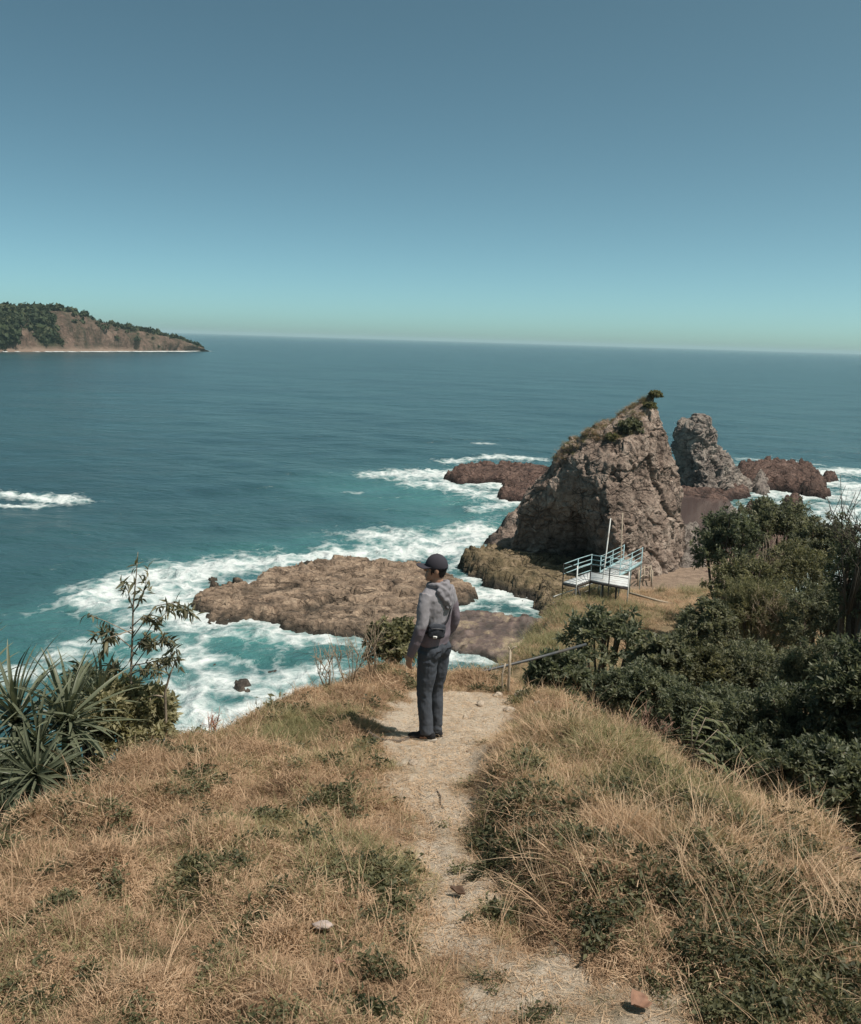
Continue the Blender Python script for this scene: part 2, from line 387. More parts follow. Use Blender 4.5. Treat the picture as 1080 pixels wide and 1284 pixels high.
# ------------------------------------------------------------------ rock shelves, reefs and boulders
SH = []      # outlines for the surf
def shelf(name, label, px, h, mat, res=0.22, edge_w=1.0, layer=0.0, seed=0, cat='rock shelf', rough=0.35, foam=1.0, dip=None, zp=None, group=None, warp=0.5, tilt=(0, 0), spike=1.0):
    zp = h * 0.6 if zp is None else zp
    P = np.array([at(a, b, zp)[:2] for a, b in px]); SH.append((P, foam))
    ctr = P.mean(0)
    lo = P.min(0) - 1.6; hi = P.max(0) + 1.6
    nx = int((hi[0] - lo[0]) / res) + 2; ny = int((hi[1] - lo[1]) / res) + 2
    X, Y = np.meshgrid(np.linspace(lo[0], hi[0], nx), np.linspace(lo[1], hi[1], ny)); x = X.ravel(); y = Y.ravel()
    m = xy3(x, y, seed * 3.7)
    eb, rb, fb = blocks(m * (0.8, 0.8, 1), seed + 12)
    d = sdpoly(x, y, P) + warp * fbm(m * 0.55, 4, seed) + 0.22 * fbm(m * 2.1, 3, seed + 3) + 0.45 * warp * rb
    wq = m + 0.30 * np.stack([fbm(m * 0.9, 3, seed + 5), fbm(m * 0.9, 3, seed + 6), np.zeros(len(x))], 1)
    e1, r1, f1 = blocks(wq * (0.24, 0.72, 1), seed); e2, r2, f2 = blocks(wq * (0.62, 1.7, 1), seed + 2); e3, r3, f3 = blocks(wq * (2.6, 3.6, 1), seed + 4)
    k_ = min(1.0, h)
    low = fbm(m * 0.25, 3, seed + 7)
    top = h * (0.80 + rough * 0.7 * low) + tilt[0] * (x - ctr[0]) + tilt[1] * (y - ctr[1]) + k_ * (0.20 * r1 + 0.10 * f1) - 0.5 * h * sstep(1.2 * edge_w, 0, d)
    if layer:
        q = top / layer + 0.25 * low; fl = np.floor(q); top = layer * (fl + sstep(0.86, 1.0, q - fl)) - layer * 0.25 * low
    rim_ = 0.6 + 0.9 * sstep(2.5, 0.3, d)
    rg1 = np.abs(perlin(wq * (0.8, 1.2, 1) + 5, seed + 21)); rg2 = np.abs(perlin(wq * (2.0, 2.6, 1) + 9, seed + 22))
    top = top + k_ * rim_ * ((0.26 * r2 + 0.20 * f2) * (0.25 + 0.75 * spike) + (0.10 * r3 + 0.12 * f3) * spike + (0.04 + rough * 0.40 * spike ** 2) * ridged(m * 0.9, 5, seed + 8)) - k_ * (0.40 * sstep(0.05, 0.0, e1) + 0.24 * sstep(0.06, 0, e2) + 0.09 * spike * sstep(0.08, 0, e3) + 0.16 * sstep(0.04, 0, rg1) + 0.10 * spike * sstep(0.06, 0, rg2)) + 0.03 * fbm(m * 5, 3, seed + 9)
    if dip is not None:
        D = np.array([at(a, b, 0.4)[:2] for a, b in dip]); top = top - 0.55 * sstep(-0.6, 0.8, sdpoly(x, y, D) + 0.3 * fbm(m * 0.6, 3, seed + 6))
    z = -1.3 + (top + 1.3) * sstep(-0.55 * edge_w, 0.55 * edge_w, d + 0.25 * edge_w)
    f = gridfaces(ny, nx); keep = (z[f] > -0.9).any(1)
    f = f[keep]; used = np.unique(f); remap = np.full(len(x), -1); remap[used] = np.arange(len(used))
    me = newmesh(name, np.stack([x - ctr[0], y - ctr[1], z], 1)[used], remap[f], mat, False)
    o = obj(name, me); o.location = (ctr[0], ctr[1], 0)
    tag(o, label, cat, group); return o
shelf('rock_shelf', 'long tan layered rock shelf running into the sea behind the man', [(240, 745), (255, 735), (300, 728), (335, 716), (370, 708), (410, 703), (470, 705), (525, 712), (560, 722), (590, 728), (596, 744), (570, 752), (575, 770),
      (560, 790), (480, 796), (420, 789), (385, 791), (362, 780), (335, 767), (290, 768), (262, 772), (243, 762)], 0.85, M_shelf, 0.10, 0.7, 0.20, 11, foam=1.0, zp=0.5, spike=0.15, rough=0.22, tilt=(0, 0.035))
shelf('wet_rock_flat', 'low wet purplish rock flat below the grassy cliff edge', [(560, 764), (600, 760), (640, 765), (692, 780), (700, 800), (660, 822), (600, 818), (555, 806)], 0.5, M_wet, 0.11, 0.8, 0.15, 23, rough=0.3, foam=0.7, spike=0.3)
shelf('rock_ledge', 'brown weedy rock ledge at the foot of the big sea stack', [(577, 692), (592, 684), (640, 680), (690, 688), (745, 700), (800, 725), (790, 760), (720, 768), (694, 757), (668, 738), (630, 726), (606, 714), (584, 703)], 1.25, M_algae, 0.11, 0.8, 0.35, 37, foam=0.9, zp=0.8, warp=0.7, spike=0.5)
shelf('rock_spur', 'dark low rock spur in the shade left of the big sea stack', [(600, 682), (625, 662), (650, 640), (690, 640), (720, 690), (640, 690)], 1.3, M_stack, 0.2, 1.2, 0, 41, foam=0.8, tilt=(0.08, 0))
shelf('rock_platform', 'flat reddish rock platform holding a tide pool behind the big stack', [(690, 700), (760, 640), (845, 606), (935, 604), (945, 616), (915, 622), (930, 642), (945, 650), (1000, 655), (1010, 700), (900, 735), (800, 735)], 0.8, M_reef, 0.3, 1.0, 0.2, 53, rough=0.2, foam=0.6,
      dip=[(845, 632), (860, 622), (905, 626), (915, 640), (905, 660), (880, 668), (850, 672)])
pool_out = np.array([at(a, b, 0.42)[:2] for a, b in [(838, 630), (860, 617), (912, 622), (925, 645), (910, 668), (880, 676), (845, 680)]])
n = N('tide pool water'); co = n.obj_co()
M_pool = n.done(n.bsdf((0.085, 0.06, 0.055), 0.12, n.bump(n.noise(3, 4, co), 0.2, 0.02), 0.5))
obj('tide_pool', newmesh('tide_pool', np.column_stack([pool_out, np.full(len(pool_out), 0.40)]), np.array([[0, k, k + 1] for k in range(1, len(pool_out) - 1)]), M_pool), kind='structure')
rg = 'low reefs awash around the stacks'
shelf('reef', 'reddish reef left of the big stack, farther out, ringed by surf', [(560, 597), (575, 585), (600, 580), (640, 583), (690, 586), (700, 600), (660, 601), (640, 604), (622, 600), (600, 601), (575, 602)], 0.7, M_reef, 0.18, 0.9, 0, 61, 'reef', 0.55, 1.1)
shelf('reef', 'smaller reddish reef close against the left flank of the big stack', [(622, 617), (634, 605), (660, 598), (705, 600), (700, 622), (640, 625)], 0.8, M_reef, 0.18, 0.9, 0, 67, 'reef', 0.5, 1.0)
shelf('reef', 'broad reddish brown reef right of the twin-headed rock pillar', [(925, 584), (955, 579), (990, 581), (1020, 588), (1036, 604), (1034, 616), (1010, 613), (980, 606), (935, 604)], 1.25, M_reef, 0.2, 1.0, 0, 71, 'reef', 0.5, 1.0)
bl = [((1030, 598), (1052, 598), 0.7, 'small dark islet in the surf at the right end of the broad reef'), ((982, 628), (1008, 626), 0.9, 'small brown rock in white water in front of the broad reef'),
      ((926, 637), (975, 634), 0.8, 'jagged low rock between the tide pool and the surf')]
for k, (a, b, h, lab) in enumerate(bl):
    w = (b[0] - a[0]); shelf('reef_rock', lab, [(a[0], a[1]), (a[0] + w * .3, a[1] - 7), (a[0] + w * .7, a[1] - 7), (b[0], b[1]), (a[0] + w * .5, a[1] + 4)], h, M_reef, 0.2, 1.0, 0, 81 + k, 'rock', 0.4, 1.0, warp=0.3)
for k, (x0, y0, w, h, hgt, lab) in enumerate([(268, 728, 17, 10, 0.45, 'larger brown rock breaking the surf off the left end of the shelf'), (300, 729, 14, 8, 0.3, 'low brown rock off the shelf beside the larger one'),
                                       (386, 703, 22, 5, 0.3, 'thin strip of rock awash along the far side of the shelf'), (575, 738, 26, 14, 0.65, 'brown rock in the channel just right of the man'),
                                       (306, 852, 22, 15, 0.4, 'dark wet boulder in the foaming cove below the cliff'), (342, 842, 22, 7, 0.12, 'flat dark rock just awash right of the wet boulder'),
                                       (268, 832, 16, 7, 0.12, 'dark rock barely showing left of the wet boulder')]):
    shelf('shore_rock', lab, [(x0 - w / 2, y0), (x0 - w / 4, y0 - h / 2), (x0 + w / 4, y0 - h / 2), (x0 + w / 2, y0), (x0 + w / 4, y0 + h / 2), (x0 - w / 4, y0 + h / 2)], hgt, M_boulder if y0 > 800 else M_shelf, 0.09, 0.5, 0, 91 + k, 'rock', 0.35, 0.5 if y0 < 800 else 0.35, warp=0.15)

def stack(name, label, cat, Y0, rows, ridge, zbot, mat, nz, nt, amp, front=0.42, back=0.4, hollow=0.13, zround=6.0, seed=0):
    """a sea stack from its two flanks and the corner that comes towards the shore"""
    rows = sorted(rows, key=lambda r: -r[0]); zs = []; xl = []; xr = []
    for py, a, b in rows:
        A = atY(a, py, Y0); B = atY(b, py, Y0); zs.append((A[2] + B[2]) / 2); xl.append(A[0]); xr.append(B[0])
    rz = [atY(a, b, Y0)[2] for a, b in ridge]; rx = [atY(a, b, Y0)[0] for a, b in ridge]
    z = np.concatenate([np.linspace(zbot, zs[-1], nz)])
    XL = np.interp(z, zs, xl); XR = np.interp(z, zs, xr); XF = np.clip(np.interp(z, rz, rx), XL + 0.15 * (XR - XL), XR - 0.1 * (XR - XL))
    Wd = XR - XL
    V = []
    for k in range(nz):
        w = Wd[k]; low = float(np.clip((zround - z[k]) / 5.5, 0, 1)); df = front * w
        L = np.array([XL[k], 0]); F = np.array([XF[k], -df]); Rr = np.array([XR[k], 0])
        LM = (L + F) / 2 + np.array([0.6, 0.8]) * w * hollow * low - np.array([0.6, 0.8]) * w * 0.07 * (1 - low)
        FR = F * 0.5 + Rr * 0.5 + np.array([0.55, -0.8]) * w * 0.07
        C = np.array([L, L * .5 + LM * .5 + (-0.02 * w, 0), LM, F * .65 + LM * .35, F, F * .7 + FR * .3 + (0.01 * w, -0.02 * w), FR, FR * .45 + Rr * .55 + (0.02 * w, -0.02 * w), Rr, Rr + (-0.07 * w, back * 0.7 * w), Rr + (-0.3 * w, back * w), L + (0.3 * w, back * w), L + (0.06 * w, back * 0.6 * w)])
        C2 = np.vstack([C, C[:1]]); s = np.concatenate([[0], np.cumsum(np.linalg.norm(np.diff(C2, axis=0), axis=1))]); s /= s[-1] + 1e-9
        u = np.linspace(0, 1, nt, endpoint=False)
        ring = np.stack([np.interp(u, s, C2[:, 0]), np.interp(u, s, C2[:, 1])], 1)
        kk = np.array([1, 2, 3, 2, 1.]); kk /= kk.sum()
        for _ in range(3): ring = sum(np.roll(ring, j - 2, 0) * kk[j] for j in range(5))
        V.append(np.column_stack([ring[:, 0], Y0 + ring[:, 1], np.full(nt, z[k])]))
    V = np.array(V)
    du = np.roll(V, -1, 1) - np.roll(V, 1, 1); dv = np.gradient(V, axis=0)
    nn = np.cross(du, dv); nn /= np.linalg.norm(nn, axis=2)[..., None] + 1e-9
    p = V.reshape(-1, 3); q = p + 0.5 * np.stack([fbm(p * 0.5, 2, seed + 1), fbm(p * 0.5, 2, seed + 2), fbm(p * 0.5, 2, seed + 3)], 1)
    tq = q @ np.array([[0.94, 0, -0.34], [0, 1, 0], [0.34, 0, 0.94]]).T
    e1, r1, f1 = blocks(tq * (0.34, 0.34, 0.24), seed); e2, r2, f2 = blocks(tq * (0.9, 0.9, 0.7), seed + 9); e3, r3, f3 = blocks(tq * (2.4, 2.4, 2.0), seed + 13)
    dsp = 0.6 * r1 + 0.4 * f1 - 0.3 * sstep(0.05, 0, e1) + 0.42 * r2 + 0.36 * f2 - 0.2 * sstep(0.06, 0, e2) + 0.2 * r3 + 0.2 * f3 - 0.1 * sstep(0.07, 0, e3) + 0.26 * ridged(q * 0.6, 6, seed + 5) + 0.10 * fbm(q * 3.0, 4, seed + 6)
    taper = np.clip(Wd / (0.25 * Wd.max()), 0.25, 1.0)[:, None].repeat(nt, 1).ravel()
    p = p + nn.reshape(-1, 3) * (dsp * amp * taper)[:, None]
    top = p[-nt:].mean(0) + (0, 0, 0.05)
    v = np.vstack([p, top]); j = np.arange(nt)
    ctr = np.array([V[0, :, 0].mean(), Y0, 0.0])
    me = newmesh(name, v - ctr, [gridfaces(nz, nt, True), np.stack([(nz - 1) * nt + j, (nz - 1) * nt + (j + 1) % nt, np.full(nt, nz * nt)], 1)], mat, False)
    o = obj(name, me); o.location = ctr; tag(o, label, cat)
    return o, p.reshape(nz, nt, 3), nn
bigstack, SP, SN = stack('sea_stack', 'tall leaning sea stack with a tufted pointed top and a shaded left face', 'sea stack', 53.5,
    [(722, 640, 868), (705, 636, 864), (690, 640, 858), (670, 648, 852), (650, 650, 856), (630, 660, 856), (615, 674, 855), (605, 686, 853), (590, 697, 849), (575, 705, 845), (560, 718, 840), (547, 735, 835), (538, 750, 832), (527, 769, 828),
     (514, 789, 823), (505, 803, 820), (497, 814, 820)], [(755, 722), (752, 690), (748, 650), (742, 600), (752, 570), (786, 540), (806, 512), (817, 497)], -0.6, M_stack, 280, 520, 0.43, front=0.58, hollow=0.44, zround=6.6)
shelf('rock_rubble', 'heap of pale rough boulders at the right foot of the big stack', [(835, 690), (850, 668), (875, 662), (890, 680), (888, 705), (850, 712)], 1.9, M_pillar, 0.16, 1.6, 0, 77, 'rock', 0.5, 0.0, warp=0.4)
pillar, PP, _ = stack('rock_pillar', 'pale twin-headed rock pillar standing behind the big sea stack', 'rock pillar', 87.0,
    [(612, 840, 946), (602, 843, 936), (590, 846, 929), (575, 848, 917), (562, 849, 906), (550, 849, 897), (540, 850, 893), (533, 855, 891), (528, 863, 891), (524, 868, 889), (520, 874, 884)],
    [(868, 612), (864, 560), (872, 520)], -0.4, M_pillar, 150, 260, 0.75, 0.50, 0.4, 0.0, 0.0, 21)
shelf('rock_block', 'pale square rock block standing on the reef beside the pillar', [(942, 602), (945, 592), (958, 589), (966, 598), (962, 606)], 2.0, M_pillar, 0.15, 1.0, 0, 99, 'rock', 0.2, 0.0, warp=0.2)
shelf('rock_block', 'pale pointed rock beside the tide pool', [(905, 645), (910, 634), (925, 632), (932, 642), (925, 648)], 1.9, M_pillar, 0.15, 1.4, 0, 98, 'rock', 0.2, 0.0, warp=0.25)
SH.append((np.array([[bigstack.location[0] - 5, 50.0], [bigstack.location[0] + 5, 50.0], [bigstack.location[0] + 5, 58], [bigstack.location[0] - 5, 58]]), 0.6))

# ------------------------------------------------------------------ the sea: one sheet to the horizon, waves, surf and shoals
az2 = np.radians(np.concatenate([np.linspace(-180, -36, 50, endpoint=False), np.linspace(-36, 36, 520, endpoint=False), np.linspace(36, 180, 50, endpoint=False)]))
rad2 = np.concatenate([np.linspace(6, 22, 14, endpoint=False), np.geomspace(22, 130, 300, endpoint=False), np.geomspace(130, 900, 90, endpoint=False), np.geomspace(900, 24000, 24)])
RR, AA = np.meshgrid(rad2, az2, indexing='ij'); x = (RR * np.sin(AA)).ravel(); y = (RR * np.cos(AA)).ravel(); r = RR.ravel()
m = xy3(x, y)
z = np.zeros(len(x)); near = r < 700
xn, yn, rn = x[near], y[near], r[near]
wob = 1.5 * fbm(xy3(xn, yn) * 0.03, 2, 71)
for k, (L, A, th) in enumerate([(38, 0.14, 118), (21, 0.09, 75), (12, 0.08, 128), (7.5, 0.07, 62), (4.4, 0.055, 125), (2.6, 0.036, 88), (1.7, 0.026, 55)]):
    kx, ky = math.sin(R(th + 90)), math.cos(R(th + 90)); ph = (xn * kx + yn * ky + wob * L * 0.08) * 2 * math.pi / L + k * 1.7
    fade = np.clip(1.4 - rn / (L * 24), 0, 1) if L > 10 else np.clip(1.3 - rn / (L * 26), 0, 1)
    s = np.sin(ph); z[near] += A * fade * (s + 0.25 * np.cos(2 * ph) * 1.0) * (0.6 + 0.5 * fbm(xy3(xn, yn) * (0.6 / L) + k * 5, 2, 30 + k))
cl = r < 170
sd = np.full(len(x), 60.0); foam = np.zeros(len(x)); shoal = np.zeros(len(x))
land = gz
xc, yc, mc = x[cl], y[cl], m[cl]
lsd = np.minimum(np.abs(xc - np.interp(yc, coast_y, coast_x)), 60)
foamc = np.zeros(len(xc)); sdc = np.full(len(xc), 60.0)
nz1 = fbm(mc * 0.16, 4, 51); nz2 = fbm(mc * 0.5, 4, 55)
for P, st in SH:
    d = -sdpoly(xc, yc, P); sdc = np.minimum(sdc, d)
    foamc = np.maximum(foamc, st * np.exp(-np.clip(d, 0, 99) / 1.5) * (0.75 + 0.5 * nz2))
    foamc = np.maximum(foamc, st * 0.42 * np.exp(-np.clip(d, 0, 99) / 4.0) * (0.7 + 0.9 * nz1))
strokes = [([(600, 668), (560, 690), (520, 690), (470, 692), (400, 697), (330, 706), (260, 712), (205, 722), (150, 740), (125, 752)], 2.3, 1.05), ([(660, 690), (620, 700), (560, 678), (500, 672), (470, 668)], 2.2, 0.9),
           ([(250, 722), (225, 745), (235, 770), (255, 778)], 2.6, 0.95), ([(210, 790), (150, 800), (95, 815), (40, 845), (0, 850)], 1.2, 0.72), ([(240, 775), (330, 780), (380, 810)], 0.8, 0.85), ([(225, 870), (260, 850), (330, 860), (400, 840)], 2.0, 0.85), ([(240, 900), (300, 895), (370, 870)], 2.0, 0.95), ([(200, 830), (230, 810), (245, 830)], 1.6, 0.8),
           ([(-60, 612), (0, 618), (45, 622), (85, 627)], 1.5, 1.1), ([(-60, 632), (0, 632), (50, 632)], 1.2, 1.0), ([(485, 598), (540, 592), (575, 604), (640, 610)], 3.4, 0.95), ([(530, 608), (590, 616), (640, 626)], 2.5, 0.9), ([(560, 578), (620, 574), (680, 577)], 1.8, 0.85), ([(600, 640), (650, 632)], 1.5, 0.8),
           ([(1010, 596), (1060, 592), (1120, 600)], 3.0, 1.05), ([(1040, 606), (1080, 612), (1140, 640)], 4.5, 1.0), ([(960, 620), (1040, 622), (1100, 632)], 3.0, 1.0), ([(1060, 640), (1100, 680), (1090, 730), (1060, 740)], 4.0, 0.95), ([(930, 575), (990, 577), (1030, 584)], 1.4, 0.7),
           ([(560, 757), (620, 742), (670, 755), (690, 762)], 1.5, 1.05), ([(590, 712), (625, 735), (660, 748)], 1.2, 1.0), ([(590, 725), (560, 745)], 1.2, 1.0), ([(560, 822), (610, 826), (650, 824)], 1.2, 0.8),
           ([(436, 490), (448, 491)], 1.2, 0.9), ([(600, 556), (615, 557)], 1.0, 0.7), ([(440, 618), (452, 618)], 0.6, 0.6), ([(80, 740), (130, 770), (180, 790)], 0.9, 0.55)]
for pts, w, st in strokes:
    W2 = [at(a, b, 0)[:2] for a, b in pts]; d = dline(xc, yc, W2)
    foamc = np.maximum(foamc, st * np.exp(-(d / (w * (1.0 + 0.7 * nz1 + 0.35 * nz2)).clip(0.25 * w)) ** 2))
foamc = np.maximum(foamc, 0.55 * np.exp(-np.clip(lsd - 0.5, 0, 50) / 2.5) * (yc < 45))
sh = [([(300, 790), (350, 795), (400, 810)], 4.5, 1.0), ([(180, 820), (280, 820)], 6, 0.8), ([(120, 770), (300, 700), (480, 680)], 6, 0.65), ([(540, 670), (620, 650)], 6, 0.7), ([(500, 610), (620, 640)], 9, 0.75), ([(1000, 620), (1120, 640)], 14, 0.6), ([(60, 830), (140, 840)], 5, 0.6), ([(640, 740), (600, 740)], 4, 0.7), ([(300, 880), (380, 850)], 5, 0.7)]
shoalc = 0.5 * np.exp(-np.clip(sdc, 0, 99) / 7)
for pts, w, st in sh:
    d = dline(xc, yc, [at(a, b, 0)[:2] for a, b in pts]); shoalc = np.maximum(shoalc, st * np.exp(-(d / w) ** 2))
shoalc = np.maximum(shoalc, 0.55 * np.exp(-lsd / 9) * (yc < 45))
foam[cl] = np.clip(foamc, 0, 1.3); shoal[cl] = np.clip(shoalc * (0.9 + 0.35 * nz1), 0, 1)
z[cl] += 0.26 * np.clip(foamc, 0, 1) * (0.35 + nz2 + 0.5 * fbm(mc * 1.4, 3, 57))
z[cl] = np.where(sdc < 1.0, z[cl] * 0.35, z[cl])
foam[~cl] = 0.0
n = N('sea water'); co = n.obj_co(); fo = n.attr('foam'); shl = n.attr('shoal')
# lace of foam: warped cells whose borders stay white
wv = n.new('Mix', data_type='RGBA', blend_type='LINEAR_LIGHT'); wv.inputs[0].default_value = 0.35
nz = n.new('TexNoise'); nz.inputs['Scale'].default_value = 0.55; nz.inputs['Detail'].default_value = 4; n.l.new(co, nz.inputs['Vector'])
n.l.new(co, wv.inputs[6]); n.l.new(nz.outputs['Color'], wv.inputs[7])
wc = wv.outputs[2]
e1 = n.vor(0.55, wc, 'DISTANCE_TO_EDGE'); e2 = n.vor(1.5, wc, 'DISTANCE_TO_EDGE'); e3 = n.noise(1.1, 7, wc, 0.72, 0.8); e4 = n.noise(0.25, 5, co, 0.6)
lace = n.math('ADD', n.math('MULTIPLY', n.ramp(e1, (0.0, 1.0), (0.30, 0.0)), 0.30), n.math('MULTIPLY', n.ramp(e2, (0.0, 1.0), (0.35, 0.0)), 0.22))
lace = n.math('ADD', lace, n.math('MULTIPLY', e3, 0.75)); lace = n.math('ADD', lace, n.math('MULTIPLY', e4, 0.35))
F0 = n.math('ADD', n.math('MULTIPLY', fo, 0.80), n.math('MULTIPLY', n.math('SUBTRACT', lace, 0.78), 1.45))
fm = n.ramp(F0, (0.34, 0.0), (0.66, 0.42), (1.05, 0.97))
fm = n.math('MULTIPLY', fm, n.ramp(fo, (0.05, 0.0), (0.22, 1.0)))
# rare white horses far out
far = n.noise(0.045, 3, co, 0.6); fine = n.noise(0.5, 5, co, 0.7)
deep = n.ramp(n.noise(0.02, 4, co, 0.6), (0.35, (0.018, 0.052, 0.064)), (0.65, (0.028, 0.074, 0.084)))
body = n.mix(shl, deep, (0.06, 0.19, 0.185))
mp = n.new('Mapping'); mp.inputs['Scale'].default_value = (0.62, 1.0, 1.0); mp.inputs['Rotation'].default_value = (0, 0, R(24)); n.l.new(co, mp.inputs['Vector'])
w1 = n.noise(0.5, 6, mp.outputs[0], 0.6, 0.3); w2 = n.noise(2.2, 4, mp.outputs[0], 0.6); w3 = n.noise(0.06, 5, mp.outputs[0], 0.62)
hh = n.math('ADD', n.math('MULTIPLY', w1, 1.1), n.math('MULTIPLY', w2, 0.30)); hh = n.math('ADD', hh, n.math('MULTIPLY', w3, 1.2)); hh = n.math('ADD', hh, n.math('MULTIPLY', n.noise(0.16, 4, mp.outputs[0], 0.6), 2.6))
milky = n.ramp(n.math('ADD', fo, n.math('MULTIPLY', n.math('SUBTRACT', e4, 0.5), 0.8)), (0.25, 0.0), (0.95, 0.75))
body = n.mix(milky, body, (0.17, 0.29, 0.285))
col = n.mix(fm, body, (0.56, 0.60, 0.60))
rg_ = n.math('ADD', 0.22, n.math('MULTIPLY', fm, 0.6))
nb = n.bump(hh, 1.0, 0.6); nb = n.bump(fm, 0.5, 0.12, nb)
M_sea = n.done(n.bsdf(col, rg_, nb, 0.42))
obj('sea', newmesh('sea', np.stack([x, y, z], 1), gridfaces(len(rad2), len(az2), True), M_sea, True, {'foam': foam, 'shoal': shoal}), kind='structure')

# ------------------------------------------------------------------ far headland with its cliff, wood and beach
top_px = [(-260, 396), (-140, 388), (-60, 385), (0, 387), (30, 386), (60, 388), (95, 390), (125, 394), (150, 403), (175, 409), (200, 414), (225, 419), (243, 425), (256, 434), (262, 440)]
tx = [p[0] for p in top_px]; ty = [p[1] for p in top_px]
nu, nv = 330, 70
ux = np.linspace(-260, 262, nu); coast = np.array([at(u, 441 - 0.004 * (u - 130), 0.0) for u in ux])
coast[:, 1] = np.clip(coast[:, 1], 0, 790)
H = np.zeros(nu); 
for k in range(nu):
    hyp = np.hypot(coast[k, 0], coast[k, 1]); u_top = np.interp(ux[k], tx, ty); dp = atY(ux[k], u_top, coast[k, 1] + 25)[2]; H[k] = max(dp - 2.2, 0.6)
vv = np.linspace(0, 1, nv)
away = np.array([-0.75, 0.66])
X = np.zeros((nu, nv)); Y = X.copy(); Z = X.copy()
dep = np.interp(ux, [-260, 150, 262], [150, 120, 30])
n1 = fbm(xy3(ux * 0.05, np.zeros(nu)), 4, 61)
for j, v in enumerate(vv):
    dd = v * dep
    X[:, j] = coast[:, 0] + away[0] * dd; Y[:, j] = coast[:, 1] + away[1] * dd
q = np.stack([X.ravel(), Y.ravel(), np.zeros(X.size)], 1)
gul = ridged(q * 0.028, 4, 63).reshape(nu, nv); fn = fbm(q * 0.09, 4, 64).reshape(nu, nv)
for j, v in enumerate(vv):
    cliff = np.interp(v, [0, 0.03, 0.06, 0.14, 0.22, 0.34, 0.5, 1.0], [-0.06, 0.02, 0.08, 0.55, 0.78, 1.0, 1.02, 0.85])
    Z[:, j] = H * (cliff + 0.11 * gul[:, j] * sstep(0.03, 0.12, v) * (1 - sstep(0.3, 0.5, v)) + 0.03 * fn[:, j] * sstep(0.02, 0.1, v)) - 0.2
X += (gul * 4.5 + fn * 3.0) * sstep(0.04, 0.12, vv)[None, :]
hv = np.stack([X.ravel(), Y.ravel(), Z.ravel()], 1)
n = N('far cliff'); co = n.obj_co()
a = n.noise(0.05, 7, co, 0.65); b = n.noise(0.3, 5, co, 0.7)
c = n.ramp(n.math('ADD', n.math('MULTIPLY', a, 0.5), n.math('MULTIPLY', b, 0.5)), (0.38, (0.06, 0.045, 0.035)), (0.5, (0.155, 0.105, 0.082)), (0.62, (0.24, 0.17, 0.135)))
mg = n.new('Mapping'); mg.inputs['Scale'].default_value = (1, 1, 0.22); n.l.new(co, mg.inputs['Vector']); st_ = n.noise(0.22, 6, mg.outputs[0], 0.7, 0.5)
c = n.mix(n.ramp(st_, (0.42, 0.75), (0.56, 0.0)), c, (0.055, 0.05, 0.036)); c = n.mix(n.attr('scrub'), c, (0.045, 0.06, 0.03)); c = n.mix(n.attr('beach'), c, (0.26, 0.19, 0.15)); c = n.mix(n.attr('surf'), c, (0.8, 0.82, 0.8))
M_cliff = n.done(n.bsdf(c, 0.95, n.bump(n.math('ADD', b, st_), 1.0, 2.5), 0.1))
U2, V2 = np.meshgrid(ux, vv, indexing='ij')
bare = sstep(70, 95, U2 + 12 * fn) * (1 - sstep(175, 200, U2 + 10 * fn)) * sstep(0.44, 0.29, V2 + 0.08 * fn) + 0.95 * sstep(178, 200, U2) * sstep(0.30, 0.18, V2 + 0.05 * fn) + sstep(20, 35, U2 + 8 * fn) * (1 - sstep(48, 62, U2)) * sstep(0.2, 0.1, V2 + 0.08 * fn)
scrub = np.clip(1 - bare + 0.5 * fn * (bare > 0.1) + 0.35 * sstep(-.1, -.8, gul) * (bare > .1), 0, 1) * sstep(0.05, 0.09, V2)
beach = (1 - sstep(0.045, 0.07, V2 + 0.01 * fn)) * sstep(0.01, 0.02, V2) * (1 - sstep(160, 190, U2))
obj('headland', newmesh('headland', hv, gridfaces(nu, nv), M_cliff, True, {'scrub': scrub.ravel(), 'beach': beach.ravel(), 'surf': np.zeros(nu * nv)}), kind='structure')
# surf along its foot: a strip of broken water riding on the sea
off = np.array([0.9, -0.35])
us = np.linspace(-260, 275, 500); cs = np.stack([np.interp(us, ux, coast[:, 0]), np.interp(us, ux, coast[:, 1])], 1)
wd = np.clip(6.0 + 9 * fbm(xy3(us * 0.03, np.zeros(500)), 4, 66) + 10 * np.exp(-((us - 200) / 45) ** 2) + 7 * np.exp(-((us - 130) / 30) ** 2), 0.3, 40) * np.interp(us, [-260, 20, 80, 275], [0.05, 0.1, .8, .8]) * (0.45 + 0.9 * np.clip(fbm(xy3(us * 0.08, np.zeros(500)), 3, 67) + .2, 0, 1))
a0 = cs - off * 3; a1 = cs + off * wd[:, None]
M_foam = plain('surf foam', (0.55, 0.58, 0.58), 0.8, 0.12, 0.4)
fv = np.vstack([np.column_stack([a0, np.full(500, 0.28)]), np.column_stack([(a0 + a1) / 2, 0.25 + 0.25 * rng.random(500)]), np.column_stack([a1, np.full(500, 0.18)])])
sf = gridfaces(3, 500); sn = fbm(xy3(us * 0.11, np.zeros(500)), 3, 69) + np.interp(us, [-260, 60, 150, 275], [-.35, -.1, .25, .5]); sf = sf[sn[sf[:, 0] % 500] > 0]
obj('surf', newmesh('surf', fv, sf, M_foam, True), kind='structure')
